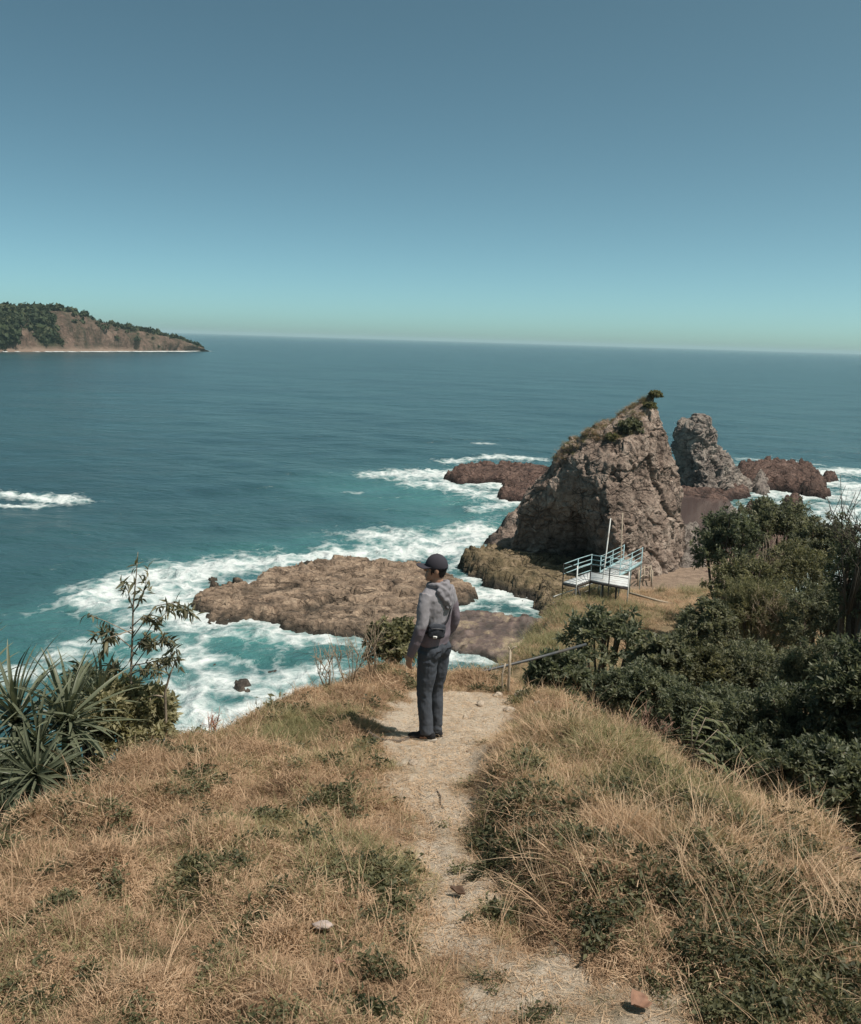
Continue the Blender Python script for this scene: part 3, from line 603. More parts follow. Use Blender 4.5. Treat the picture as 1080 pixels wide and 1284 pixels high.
# the wood on it: leafy crowns, far too many and too far off to count
cnt = 5200
uu = rng.uniform(-260, 258, cnt); v0 = rng.uniform(0.05, 0.75, cnt) 
iu = np.clip(((uu + 260) / 522 * (nu - 1)).astype(int), 0, nu - 1); iv = np.clip((v0 * (nv - 1)).astype(int), 0, nv - 1)
ok = rng.random(cnt) < np.clip(scrub[iu, iv] * 1.1 - 0.12, 0.02, 1)
iu, iv = iu[ok], iv[ok]; base = np.stack([X[iu, iv], Y[iu, iv], Z[iu, iv]], 1)
K = 26
sz = rng.uniform(0.5, 1.3, len(base)) ** 1.5 * np.interp(ux[iu], [100, 250], [2.5, 1.3])
dirs = rng.normal(size=(len(base), K, 3)); dirs /= np.linalg.norm(dirs, axis=2)[..., None]; dirs[..., 2] = np.abs(dirs[..., 2]) * 1.25 - 0.1
cen = base[:, None] + dirs * sz[:, None, None] * rng.uniform(0.55, 1.0, (len(base), K, 1)) + (0, 0, 0.6)
ls = (sz[:, None] * rng.uniform(0.35, 0.6, (len(base), K)))
t1 = rng.normal(size=cen.shape); t1 /= np.linalg.norm(t1, axis=2)[..., None]; t2 = np.cross(t1, dirs + 0.4 * rng.normal(size=cen.shape)); t2 /= np.linalg.norm(t2, axis=2)[..., None]
wv_ = np.stack([cen - t1 * ls[..., None], cen + t2 * ls[..., None] * .7, cen + t1 * ls[..., None], cen - t2 * ls[..., None] * .7], 2).reshape(-1, 3)
tint = np.repeat((rng.random(len(base))[:, None] * 0.7 + rng.random((len(base), K)) * 0.3).ravel(), 4)
M_wood = leaf_mat('far wood', (0.022, 0.034, 0.018), (0.045, 0.06, 0.03), (0.085, 0.09, 0.045), 0.15, 0.8)
o = obj('wood', newmesh('wood', wv_, np.arange(len(wv_)).reshape(-1, 4), M_wood, False, {'tint': tint}), kind='stuff')

# ------------------------------------------------------------------ sea haze: one even box of air round the camera and everything in the scene
hz = MB(); hz.box((0, 0, 18.0), (50200, 50200, 46.0))
n = N('haze air'); v_ = n.new('VolumePrincipled'); v_.inputs['Color'].default_value = (0.60, 0.84, 0.90, 1); v_.inputs['Density'].default_value = 0.00013; v_.inputs['Anisotropy'].default_value = 0.0
n.l.new(v_.outputs[0], n.out.inputs['Volume']); o = hz.obj('haze', n.m, None, kind='stuff')
# ------------------------------------------------------------------ vegetation
def unit(v): return v / (np.linalg.norm(v, axis=-1, keepdims=True) + 1e-9)
def leafset(base, d, L, Wd, fold=0.15, curl=0.0):
    """one folded diamond per leaf"""
    n = len(base); d = unit(d); r = rng.normal(size=(n, 3)); r[:, 2] += 1.2
    s = unit(np.cross(d, r)); u = np.cross(s, d); L = np.broadcast_to(L, (n,))[:, None]; Wd = np.broadcast_to(Wd, (n,))[:, None]
    u = np.where(u[:, 2:] < 0, -u, u)
    tip = base + d * L - u * L * curl
    l = base + d * L * 0.45 + s * Wd * 0.5 + u * Wd * fold; r_ = base + d * L * 0.45 - s * Wd * 0.5 + u * Wd * fold
    v = np.stack([base, l, tip, r_], 1).reshape(-1, 3); k = np.arange(n)[:, None] * 4
    return v, np.vstack([k + [0, 1, 2], k + [0, 2, 3]])
G_leaf = leaf_mat('grey green leaves', (0.050, 0.060, 0.040), (0.165, 0.172, 0.112), (0.32, 0.31, 0.205), 0.5, 0.5)
D_leaf = leaf_mat('dark leaves', (0.042, 0.054, 0.036), (0.138, 0.154, 0.100), (0.275, 0.28, 0.185), 0.5, 0.45)
Y_leaf = leaf_mat('yellow green leaves', (0.070, 0.075, 0.042), (0.20, 0.192, 0.108), (0.36, 0.33, 0.195), 0.46, 0.55)
P_leaf = leaf_mat('sword leaves', (0.045, 0.054, 0.034), (0.115, 0.130, 0.082), (0.22, 0.225, 0.145), 0.22, 0.42, spec=0.35)
S_leaf = leaf_mat('sapling leaves', (0.085, 0.085, 0.052), (0.20, 0.19, 0.118), (0.34, 0.30, 0.19), 0.48, 0.5)
def bush(name, label, cat, base, crown, Rr, ncl, nlf, L, Wd, mat, seed, group=None, bark=None, limbs=10, twig=0.22, gap=-0.12, bias=0.45, tone=0.0, foldr=0.15):
    g = np.random.default_rng(seed); base = np.asarray(base, float); crown = np.asarray(crown, float); Rr = np.asarray(Rr, float)
    t = thing(name, label, cat, base, 0, group)
    k = ncl * 3
    d = unit(g.normal(size=(k, 3))); d[:, 2] = np.where(d[:, 2] < -0.45, -d[:, 2], d[:, 2])
    rr = g.random(k) ** bias
    lump = 1 + 0.30 * fbm(d * 1.6 + seed, 3, seed)
    c = crown + d * Rr * (rr * lump)[:, None]
    keep = fbm(c / Rr.mean() * 1.9 + seed, 2, seed + 4) > gap
    c, d, rr = c[keep][:ncl], d[keep][:ncl], rr[keep][:ncl]; n = len(c)
    ct = g.normal(0.0, 0.16, n)
    ax = unit(d * 0.8 + g.normal(size=(n, 3)) * 0.6 + (0, 0, 0.35))
    tl = twig * Rr.mean() * g.uniform(0.6, 1.5, n)
    f = g.random((n, nlf)); pos = c[:, None] + ax[:, None] * (f * tl[:, None])[..., None] + g.normal(size=(n, nlf, 3)) * 0.035 * Rr.mean()
    ld = ax[:, None] * 0.5 + g.normal(size=(n, nlf, 3)) * 0.75 + np.array([0, 0, 0.12])
    Ls = L * g.uniform(0.6, 1.3, n * nlf)
    v, fc = leafset(pos.reshape(-1, 3) - base, ld.reshape(-1, 3), Ls, Wd * Ls / L, foldr, 0.15)
    tint = np.clip(0.42 + tone + ct[:, None] + g.normal(0, 0.15, (n, nlf)), 0, 1).ravel()
    obj('foliage', newmesh('foliage', v, fc, mat, False, {'tint': np.repeat(tint, 4)}), t, kind='stuff')
    mb = MB(); lim = crown - base; hl = np.linalg.norm(lim); r0 = 0.028 * hl + 0.012
    fork = lim * 0.22
    mb.tube([(0, 0, -0.25), fork * 0.5 + g.normal(size=3) * 0.03 * hl, fork], [r0 * 1.25, r0, r0 * 0.85], 8)
    for i in g.permutation(n)[:limbs]:
        e = c[i] - base; md = fork * 0.45 + e * 0.5 + g.normal(size=3) * 0.09 * Rr.mean()
        q = e + ax[i] * tl[i]
        mb.tube([fork * 0.8, fork * 0.6 + md * 0.4, md, e, q], [r0 * 0.6, r0 * 0.5, r0 * 0.36, r0 * 0.2, r0 * 0.08], 5)
    mb.obj('trunk', bark or M_bark, t, True)
    return t
def place(px, py, Y, rpx, rpy, depth=None):
    c = atY(px, py, Y); s = Y / FOC * 1.02; return c, np.array([rpx * s, (depth or rpx) * s, rpy * s])
gb = 'bushes crowding the gully right of the path'
thick = [
 # px, py, Y, rx, ry, clusters, leaves, leaf length, width, material, tone, label
 (912, 690, 29, 42, 46, 330, 34, .13, .055, D_leaf, 0.0, 'dark rounded tree crown in front of the tide pool, farthest left of the far crowns'),
 (975, 662, 31, 48, 34, 330, 34, .13, .055, G_leaf, 0.05, 'round topped tree against the reef and white water'),
 (1030, 694, 29, 42, 44, 300, 34, .13, .05, G_leaf, 0.0, 'grey green tree crown next to the surf at the right'),
 (935, 738, 26, 46, 30, 260, 36, .11, .045, Y_leaf, -0.05, 'pale yellowish bush below the dark rounded far crown'),
 (1000, 728, 27, 48, 44, 320, 34, .12, .04, Y_leaf, -0.12, 'olive bush with thin upright stems amid the far crowns'),
 (886, 796, 20, 36, 40, 300, 34, .10, .045, G_leaf, 0.12, 'bright leafed bush at the edge of the brown grass clearing'),
 (955, 782, 21, 58, 50, 620, 44, .11, .016, Y_leaf, 0.08, 'feathery pale bush in the middle of the thicket'),
 (1040, 786, 19, 56, 56, 520, 42, .085, .026, G_leaf, 0.0, 'grey green bush behind the dark crown at the right edge'),
 (868, 850, 16, 52, 40, 480, 40, .085, .032, Y_leaf, -0.2, 'mid green bush below the bright leafed one'),
 (945, 858, 16, 62, 46, 560, 44, .075, .028, G_leaf, 0.08, 'broad bush in the centre of the gully'),
 (1030, 868, 14, 64, 56, 620, 44, .065, .026, G_leaf, -0.02, 'dense small leafed bush against the right edge of the gully'),
 (756, 806, 17, 50, 42, 150, 20, .14, .06, D_leaf, 0.2, 'big leafed shrub standing before the brown grass slope under the deck'),
 (700, 850, 13.5, 40, 26, 230, 28, .11, .045, D_leaf, 0.1, 'dark shrub beneath the sloping grey handrail'),
 (826, 838, 15.5, 34, 38, 240, 30, .12, .06, G_leaf, 0.12, 'leathery leaved shrub right of the big leafed one'),
 (800, 872, 12.5, 52, 30, 460, 40, .065, .026, D_leaf, 0.08, 'low dark bush just over the far lip of the grassy bank'),
 (890, 912, 10.6, 66, 44, 600, 40, .06, .024, D_leaf, 0.1, 'small leafed bush rising behind the ferny sprig'),
 (985, 935, 9.6, 76, 62, 800, 40, .055, .022, D_leaf, 0.02, 'deeply shaded bush behind the tall dry grass'),
 (1085, 905, 9.0, 70, 95, 640, 36, .075, .03, D_leaf, 0.0, 'tall dark bush cut by the right border of the photo'),
 (1045, 985, 7.4, 74, 44, 420, 34, .065, .030, D_leaf, 0.05, 'shaded bush right behind the tall dry grass at the right border'),
 (925, 968, 8.2, 50, 34, 300, 34, .07, .030, D_leaf, 0.05, 'small dark bush below the ferny sprig'),
 (1085, 740, 13, 40, 85, 300, 34, .085, .02, D_leaf, -0.05, 'dark feathery tree at the right border reaching up before the surf'),
]
for k, (px, py, Y, rx, ry, ncl, nlf, L, Wd, mt, tone, lab) in enumerate(thick):
    c, rr = place(px, py, Y, rx, ry); gzz = ground_z(c[0], c[1])
    b = (c[0] + 0.1, c[1] + 0.1, min(gzz, c[2] - rr[2] * 0.7))
    bush('tree' if 'tree' in lab else 'bush', lab, 'tree' if 'tree' in lab else 'bush', b, c, rr, ncl, nlf, L, Wd, mt, 200 + k, gb, limbs=14 if k < 14 else 18, tone=tone, gap=-0.15 if k != 11 else 0.12)
# the same thicket goes on just outside the frame and shades the hollow
for k, (X_, Y_, zc, r1, lab) in enumerate([(6.3, 6.3, 10.6, 1.3, 'tall dark bush of the thicket nearest the camera on its right flank'), (7.6, 9.0, 9.6, 1.5, 'tall dark bush of the thicket beyond the right border')]):
    gzz = ground_z(X_, Y_)
    bush('bush', lab, 'bush', (X_, Y_, min(gzz, zc - 1)), (X_, Y_, zc), (r1, r1, r1 * 1.05), 420 if r1 > 1 else 90, 34 if r1 > 1 else 22, .085, .036, D_leaf, 260 + k, gb, tone=0)
# shrubs left of the path
c, rr = place(156, 908, 7.3, 58, 50); bush('bush', 'pale green bushy shrub between the spiky plants and the bare forked sapling', 'bush', (c[0], c[1], ground_z(c[0], c[1]) ), c, rr, 460, 28, .075, .03, Y_leaf, 300, 'shrubs on the cliff lip left of the path', tone=0.42, gap=-0.35)
c, rr = place(108, 880, 7.9, 34, 40); bush('bush', 'dark shrub right behind the spiky plants', 'bush', (c[0], c[1], ground_z(c[0], c[1])), c, rr, 200, 26, .075, .03, D_leaf, 301, 'shrubs on the cliff lip left of the path', tone=0.05)
c, rr = place(30, 1000, 5.9, 80, 42); bush('bush', 'low dark shrub under the spiky plants at the left border', 'bush', (c[0], c[1], min(c[2] - .2, ground_z(c[0], c[1]))), c, rr, 380, 28, .07, .03, D_leaf, 303, 'shrubs on the cliff lip left of the path', tone=0.0, gap=-.4)
c, rr = place(492, 812, 11.2, 34, 32); bush('bush', 'green shrub behind the man at the top of the cliff', 'bush', (c[0], c[1], ground_z(c[0], c[1])), c, rr, 260, 26, .075, .04, Y_leaf, 302, None, tone=0.0, gap=-0.2)

# dead, bare shrubs
def bare_shrub(name, label, base, H, spread, nst, seed, mat=None, group=None, sub=4, r0=0.009):
    g = np.random.default_rng(seed); t = thing(name, label, 'dead shrub', base, 0, group); mb = MB()
    for i in range(nst):
        a = g.uniform(0, 6.28); e = np.array([math.cos(a) * spread * g.uniform(.2, 1), math.sin(a) * spread * g.uniform(.2, 1), H * g.uniform(.6, 1)])
        p = [np.array([0, 0, -0.1]) + g.normal(size=3) * 0.02, e * 0.35 + g.normal(size=3) * 0.05 * H, e * 0.7 + g.normal(size=3) * 0.05 * H, e]
        mb.tube(p, [r0, r0 * .75, r0 * .5, r0 * .25], 5)
        for j in range(sub):
            f = g.uniform(0.3, 0.95); s = p[1] * (1 - f) + p[2] * f; dd = g.normal(size=3) * 0.5; dd[2] = abs(dd[2]) + 0.4; dd = unit(dd) * H * g.uniform(.15, .35)
            mb.tube([s, s + dd * .5 + g.normal(size=3) * .02 * H, s + dd], [r0 * .45, r0 * .35, r0 * .18], 4)
            for q in range(2):
                d2 = unit(dd + g.normal(size=3) * 0.12) * np.linalg.norm(dd) * .5; m_ = s + dd * g.uniform(.4, .8)
                mb.tube([m_, m_ + d2], [r0 * .28, r0 * .14], 3)
    mb.obj('branches', mat or M_twig, t, True)
    return t
gd = 'dead shrubs along the cliff lip'
for k, (px, py, Y, H, sp, ns, lab) in enumerate([(412, 850, 9.4, .62, .22, 9, 'pale leafless shrub left of the green shrub at the cliff top'), (440, 846, 9.7, .75, .30, 9, 'taller leafless shrub touching the green shrub at the cliff top'),
                                          (470, 842, 10.0, .95, .30, 7, 'thin leafless stems rising through the green shrub before the rock shelf'), (238, 905, 7.6, .30, .16, 9, 'low reddish dead shrub right of the forked sapling'), (268, 905, 7.7, .34, .18, 8, 'reddish leaning dead shrub over the foam of the cove')]):
    p = atY(px, py, Y); bare_shrub('dead_shrub', lab, (p[0], p[1], ground_z(p[0], p[1])), H, sp, ns, 400 + k, M_twig if k < 3 else plain('red twig', (0.30, 0.15, 0.12), 0.9, .2, 30), gd, r0=0.007 if k < 3 else .006)
p = atY(815, 905, 8.6); bare_shrub('dead_shrub', 'pinkish dry shrub on the right edge of the green grass before the dark bushes', (p[0], p[1], ground_z(p[0], p[1])), 0.5, .35, 10, 410, plain('pink twig', (0.34, 0.21, 0.16), 0.9, .2, 30), gd, r0=0.006)
p = atY(1072, 700, 11.8); bare_shrub('dead_shrub', 'tall thin leafless stems at the right border before the sea', (p[0], p[1], p[2] - 0.7), 2.0, .4, 9, 411, plain('dark twig', (0.08, 0.065, 0.05), 0.9, .2, 30), gd, sub=5, r0=0.012)
p = atY(965, 775, 20.3); bare_shrub('dead_shrub', 'pale bare stems sticking up through the feathery pale bush', (p[0], p[1], p[2] - 0.6), 1.5, .7, 16, 412, None, gd, sub=5, r0=0.012)
p = atY(925, 720, 26.5); bare_shrub('dead_shrub', 'pale bare stems between the far crowns', (p[0] + 1, p[1], p[2] - 0.8), 2.1, .7, 9, 413, None, gd, sub=4, r0=0.014)

# spiky plants: every sword leaf a part
def sword(L, w, bend, seed):
    g = np.random.default_rng(seed); m = 9; s = np.linspace(0, 1, m); ang = bend * s ** 1.7
    dx = np.cos(ang); dz = -np.sin(ang); px = np.concatenate([[0], np.cumsum(dx[1:])]) * L / (m - 1); pz = np.concatenate([[0], np.cumsum(dz[1:])]) * L / (m - 1)
    wd = w * np.interp(s, [0, .08, .45, .8, 1], [.75, 1, .95, .6, .04]); tw = g.normal(0, .15)
    v = []
    for k in range(m):
        for sx, up in ((-1, .28), (0, 0), (1, .28)):
            y = sx * wd[k] * .5; v.append((px[k] + tw * 0 - up * wd[k] * dz[k] * 0, y + tw * s[k] * .05, pz[k] + up * wd[k]))
    return newmesh('leaf', v, gridfaces(m, 3), P_leaf, True, {'tint': np.repeat(np.clip(np.interp(s, [0, .3, .9, 1], [.35, .5, .6, .95]) + g.normal(0, .14), 0, 1), 3)})
swords = [sword(L, w, b, 500 + i) for i, (L, w, b) in enumerate([(.62, .034, .25), (.72, .036, .5), (.66, .032, .8), (.58, .034, 1.1), (.75, .033, .15), (.5, .034, 1.5)])]
def screw_pine(label, c, nl, scale, tilt, az0, seed, emin=-25, emax=84):
    g = np.random.default_rng(seed); gz_ = ground_z(c[0], c[1])
    t = thing('screw_pine', label, 'spiky plant', (c[0], c[1], min(gz_, c[2] - .15)), 0, 'clump of spiky plants on the left cliff lip')
    cz = c[2] - t.location[2]
    mb = MB(); mb.tube([(0, 0, -.2), (0.02, 0.01, cz * .5), (0, 0, cz)], [.06, .05, .045], 8); mb.obj('stem', M_bark, t, True)
    T = Matrix.Rotation(tilt, 3, Vector((-math.sin(az0), math.cos(az0), 0)))
    for i in range(nl):
        f = i / nl; el = R(emax + (emin - emax) * f ** 0.8 + g.normal(0, 6)); a = i * 2.39996 + g.normal(0, .15)
        me = swords[(int(f * 3.2) + int(g.integers(0, 3))) % 6] if f < .85 else swords[int(g.integers(2, 6))]
        o = obj('leaf', me, t)
        m = T @ (Matrix.Rotation(a, 3, 'Z') @ Matrix.Rotation(-el, 3, 'Y') @ Matrix.Rotation(g.normal(0, .25), 3, 'X'))
        s = scale * g.uniform(.8, 1.15) * (1 - .25 * f)
        o.matrix_basis = Matrix.Translation((0, 0, cz + .05 * (1 - f))) @ m.to_4x4() @ Matrix.Diagonal((s, s * 1.1, s, 1))
for k, (px, py, Y, nl, sc, tl, a0, lab) in enumerate([(22, 908, 6.3, 78, .95, .15, 3.0, 'upright spiky plant cut by the left border of the photo'), (84, 912, 6.5, 84, .95, .1, 0, 'large upright spiky plant in the middle of the clump'),
                                                (48, 978, 5.7, 64, .66, .9, 4.6, 'low spiky plant with fanned drooping leaves at the front of the clump'), (122, 890, 7.2, 70, .85, .2, .5, 'spiky plant at the right end of the clump in front of the pale shrub'),
                                                (-38, 975, 5.7, 60, .85, .3, 4.0, 'spiky plant at the left border below the upright one'), (-35, 880, 6.8, 60, 1, .2, 2, 'spiky plant at the left border behind the others'),
                                                (50, 945, 6.2, 70, .8, .3, 5.2, 'spiky plant low between the upright ones'), (5, 1022, 5.3, 44, .5, .5, 4.2, 'small spiky plant at the very bottom of the clump at the left border')]):
    c = atY(px, py, Y); screw_pine(lab, c, nl, sc, tl, a0, 520 + k)

# the slim sapling: each drooping leaf a part
def lance(L, w, droop, seed, mat):
    m = 5; s = np.linspace(0, 1, m); ang = droop * s; px = np.concatenate([[0], np.cumsum(np.cos(ang[1:]))]) * L / (m - 1); pz = -np.concatenate([[0], np.cumsum(np.sin(ang[1:]))]) * L / (m - 1)
    wd = w * np.interp(s, [0, .15, .45, .8, 1], [.12, .7, 1, .55, .03]); v = []
    for k in range(m):
        for sx, up in ((-1, .2), (0, 0), (1, .2)): v.append((px[k], sx * wd[k] * .5, pz[k] + up * wd[k]))
    g = np.random.default_rng(seed)
    return newmesh('leaf', v, gridfaces(m, 3), mat, True, {'tint': np.full(m * 3, np.clip(.45 + g.normal(0, .22), 0, 1))})
lances = [lance(.095 * s, .024 * s, d, 600 + i, S_leaf) for i, (s, d) in enumerate([(1, .5), (1.15, .8), (.85, .4), (1.05, 1.1), (.95, .7), (.8, 1.0), (1.1, .3), (.9, .9)])]
def leaf_at(parent, p, d, me, g, roll_=0.6):
    o = obj('leaf', me, parent); d = Vector(d).normalized(); q = d.to_track_quat('X', 'Z')
    o.matrix_basis = Matrix.Translation(p) @ q.to_matrix().to_4x4() @ Matrix.Rotation(g.normal(0, roll_), 4, 'X') @ Matrix.Scale(float(g.uniform(.75, 1.25)), 4)
    return o
g = np.random.default_rng(61)
Ys = 7.3; b0 = atY(166, 905, Ys); gzz = ground_z(b0[0], b0[1])
T = thing('sapling', 'slim sapling with drooping narrow leaves rising above the pale shrub before the sea', 'sapling', (b0[0], b0[1], gzz))
o3 = np.array(T.location)
def sp(px, py, dy=0.0): return atY(px, py, Ys + dy) - o3
main = [np.array([0, 0, -.1]), sp(168, 900), sp(164, 850), sp(166, 800, .02), sp(167, 760, .03), sp(171, 720), sp(173, 692)]
mb = MB(); mb.tube(main, [.014, .013, .011, .009, .007, .005, .002], 6)
brs = [([(165, 825), (190, 785), (212, 765), (236, 768)], .15, 26), ([(166, 800), (195, 760), (220, 755), (245, 772)], -.1, 24), ([(165, 812), (140, 792), (118, 798)], .1, 22), ([(166, 790), (135, 800), (128, 818)], -.1, 16), ([(165, 840), (185, 812), (205, 800), (222, 815)], -.15, 32),
       ([(165, 835), (190, 830), (214, 826)], .2, 30), ([(165, 845), (178, 840), (200, 842)], -.25, 22), ([(166, 770), (180, 745), (186, 712)], .05, 12), ([(167, 765), (160, 740), (152, 728)], .1, 9), ([(166, 795), (135, 780), (110, 770)], -.05, 5), ([(164, 850), (150, 840), (135, 835)], .1, 20), ([(166, 785), (180, 772), (196, 782)], .0, 20), ([(166, 815), (180, 800), (190, 810)], .2, 24)]
spots = []  # (point, direction of the twig)
for pl, dy, nlv in brs:
    P = [sp(a, b, dy * i / (len(pl) - 1)) for i, (a, b) in enumerate(pl)]; mb.tube(P, np.linspace(.006, .0018, len(P)), 5)
    P = np.array(P)
    for i in range(int(nlv * 2.3)):
        f = g.uniform(.35, 1.0) * (len(P) - 1); j = min(int(f), len(P) - 2); q = P[j] + (P[j + 1] - P[j]) * (f - j); spots.append((q, P[-1] - P[0]))
for i in range(26):
    f = g.uniform(2.5, 5.9); j = int(f); spots.append((main[j] + (main[j + 1] - main[j]) * (f - j), np.array([0, 0, .3])))
mb.obj('stem', M_palebark, T, True)
spots = [spots[i] for i in g.permutation(len(spots))]
for q, ax in spots[:290]:
    d = unit(ax) * .35 + g.normal(size=3) * .55 + np.array([0, 0, -.35]); leaf_at(T, q + g.normal(size=3) * .008, d, lances[int(g.integers(0, 8))], g)
rest = spots[290:]; q = np.array([r_[0] for r_ in rest]); ax = np.array([r_[1] for r_ in rest])
v, fc = leafset(q + g.normal(size=q.shape) * .012, unit(ax) * .35 + g.normal(size=q.shape) * .55 + np.array([0, 0, -.3]), .09 * g.uniform(.7, 1.2, len(q)), .022, .15, .2)
obj('foliage', newmesh('foliage', v, fc, S_leaf, False, {'tint': np.repeat(np.clip(.5 + g.normal(0, .22, len(q)), 0, 1), 4)}), T, kind='stuff')
b1 = atY(207, 915, 7.2); T = thing('bare_sapling', 'pale forked bare stem standing right of the pale shrub', 'sapling', (b1[0], b1[1], ground_z(b1[0], b1[1]))); o3 = np.array(T.location)
def sp2(px, py): return atY(px, py, 7.2) - o3
mb = MB(); mb.tube([np.array([0, 0, -.1]), sp2(208, 900), sp2(207, 868), sp2(213, 846), sp2(222, 826)], [.014, .013, .011, .009, .004], 6); mb.tube([sp2(208, 874), sp2(196, 872), sp2(188, 873)], [.008, .006, .004], 5); mb.tube([sp2(188, 873), sp2(190, 890), sp2(189, 905)], [.005, .004, .003], 5); mb.tube([sp2(212, 848), sp2(206, 836), sp2(203, 822)], [.006, .004, .002], 5)
mb.obj('stem', M_palebark, T, True)
for i in range(22):
    q = sp2(g.uniform(204, 228), g.uniform(815, 838)); leaf_at(T, q, g.normal(size=3) * .6 + np.array([0, 0, -.4]), lances[int(g.integers(0, 8))], g)
# ferny sprig on the bank
F_leaf = leaf_mat('sprig leaves', (0.05, 0.065, 0.03), (0.12, 0.135, 0.065), (0.21, 0.205, 0.11), 0.35, 0.5)
fl = [lance(.07, .026, .5, 640 + i, F_leaf) for i in range(4)]
c0 = atplane(868, 965); c0[2] = ground_z(c0[0], c0[1])
T = thing('sprig', 'leafy sprig with paired leaflets leaning out over the dark bushes', 'plant', c0); mb = MB()
Yc = c0[1]
for pl in ([(872, 930), (885, 900), (905, 905), (918, 925)], [(875, 940), (900, 915), (930, 940), (940, 972)], [(870, 945), (892, 945), (915, 965), (935, 978)], [(868, 935), (868, 905), (880, 885)], [(880, 950), (905, 960), (918, 985)]):
    P = np.array([np.zeros(3)] + [atY(a, b, Yc - .05 + .1 * i) - c0 for i, (a, b) in enumerate(pl)]); mb.tube(P, np.linspace(.005, .0015, len(P)), 5)
    for f in np.linspace(1.0, len(P) - 1.001, 11):
        j = int(f); q = P[j] + (P[j + 1] - P[j]) * (f - j); ax = unit(P[j + 1] - P[j]); sd_ = unit(np.cross(ax, [0, 0, 1]))
        for s in (-1, 1): leaf_at(T, q, sd_ * s + ax * .5 + np.array([0, 0, -.15]) + g.normal(size=3) * .15, fl[int(g.integers(0, 4))], g, .3)
mb.obj('stem', M_palebark, T, True)

# shrubs and tufts on the stack
def proj(p):
    v = np.asarray(p) - CAM; w = v @ Fw; return PX + FOC * (v @ Rt) / w, PY - FOC * (v @ Up) / w, w
fx, fy, fw = proj(SP.reshape(-1, 3))
facing = ((SP.reshape(-1, 3) - CAM) * SN.reshape(-1, 3)).sum(1) < 0
def on_stack(px, py):
    d = np.hypot(fx - px, fy - py) + np.where(facing, 0, 500) + fw * 0.15; return SP.reshape(-1, 3)[np.argmin(d)]
gs = 'shrubs on top of the sea stack'
for k, (px, py, r1, r2, mt, n_, lab) in enumerate([(818, 499, 8, 3.5, Y_leaf, 80, 'wind bent shrub on the very tip of the sea stack'), (812, 512, 7, 4, Y_leaf, 50, 'small olive shrub just below the tip of the sea stack'), (784, 542, 16, 9, G_leaf, 200, 'bushy green shrub hanging on the upper face of the sea stack'), (764, 552, 8, 5, Y_leaf, 60, 'small shrub at the left of the bushy one on the sea stack')]):
    p = on_stack(px, py); s = p[1] / FOC
    bush('shrub', lab, 'shrub', p - (0, 0, .1), p + (r1 * s * .45, 0, r2 * s * (.9 if k == 0 else .5)), (r1 * s, r1 * s * .8, r2 * s), n_, 22, .16, .08, mt, 700 + k, gs, tone=0.0, limbs=6)
# ------------------------------------------------------------------ grass: tufts of curved blades scattered over the turf (one mass nobody could count)
def blades(n, L, w, bend, spread, seed, up=0.8, segs=4, kink=0.0):
    g = np.random.default_rng(seed); V = []; Q = []; A = []; base = 0
    for i in range(n):
        l = L * g.uniform(.45, 1.15); a = g.uniform(0, 6.283); el = np.clip(g.normal(up, .3), -.1, 1.5)
        p = np.array([g.normal(0, spread), g.normal(0, spread), -0.02]); d = np.array([math.cos(a) * math.cos(el), math.sin(a) * math.cos(el), math.sin(el)])
        side = np.array([-math.sin(a), math.cos(a), 0]) * w * g.uniform(.6, 1.3); b = bend * g.uniform(.4, 1.5); tin = np.clip(g.normal(.5, .2), 0, 1)
        tw = g.normal(0, .5)
        for k in range(segs + 1):
            s = k / segs; ww = side * (1 - s) ** .7 * (1 if k < segs else .15) * .5
            V += [p - ww, p + ww]; A += [tin * (.6 + .4 * s)] * 2
            if k < segs: Q.append([base, base + 1, base + 3, base + 2]); base += 2
            e2 = el - b * (s + .3); a2 = a + tw * s + kink * g.normal(); d = np.array([math.cos(a2) * math.cos(e2), math.sin(a2) * math.cos(e2), math.sin(e2)])
            p = p + d * l / segs
            if p[2] < 0.004: p[2] = 0.004 + 0.008 * g.random()
        base += 2
    return np.array(V), np.array(Q), np.array(A)
def kinds(name, meshes):
    c = bpy.data.collections.new(name)
    for i, m in enumerate(meshes): c.objects.link(bpy.data.objects.new(f'{name}_{i:02d}', m))
    return c
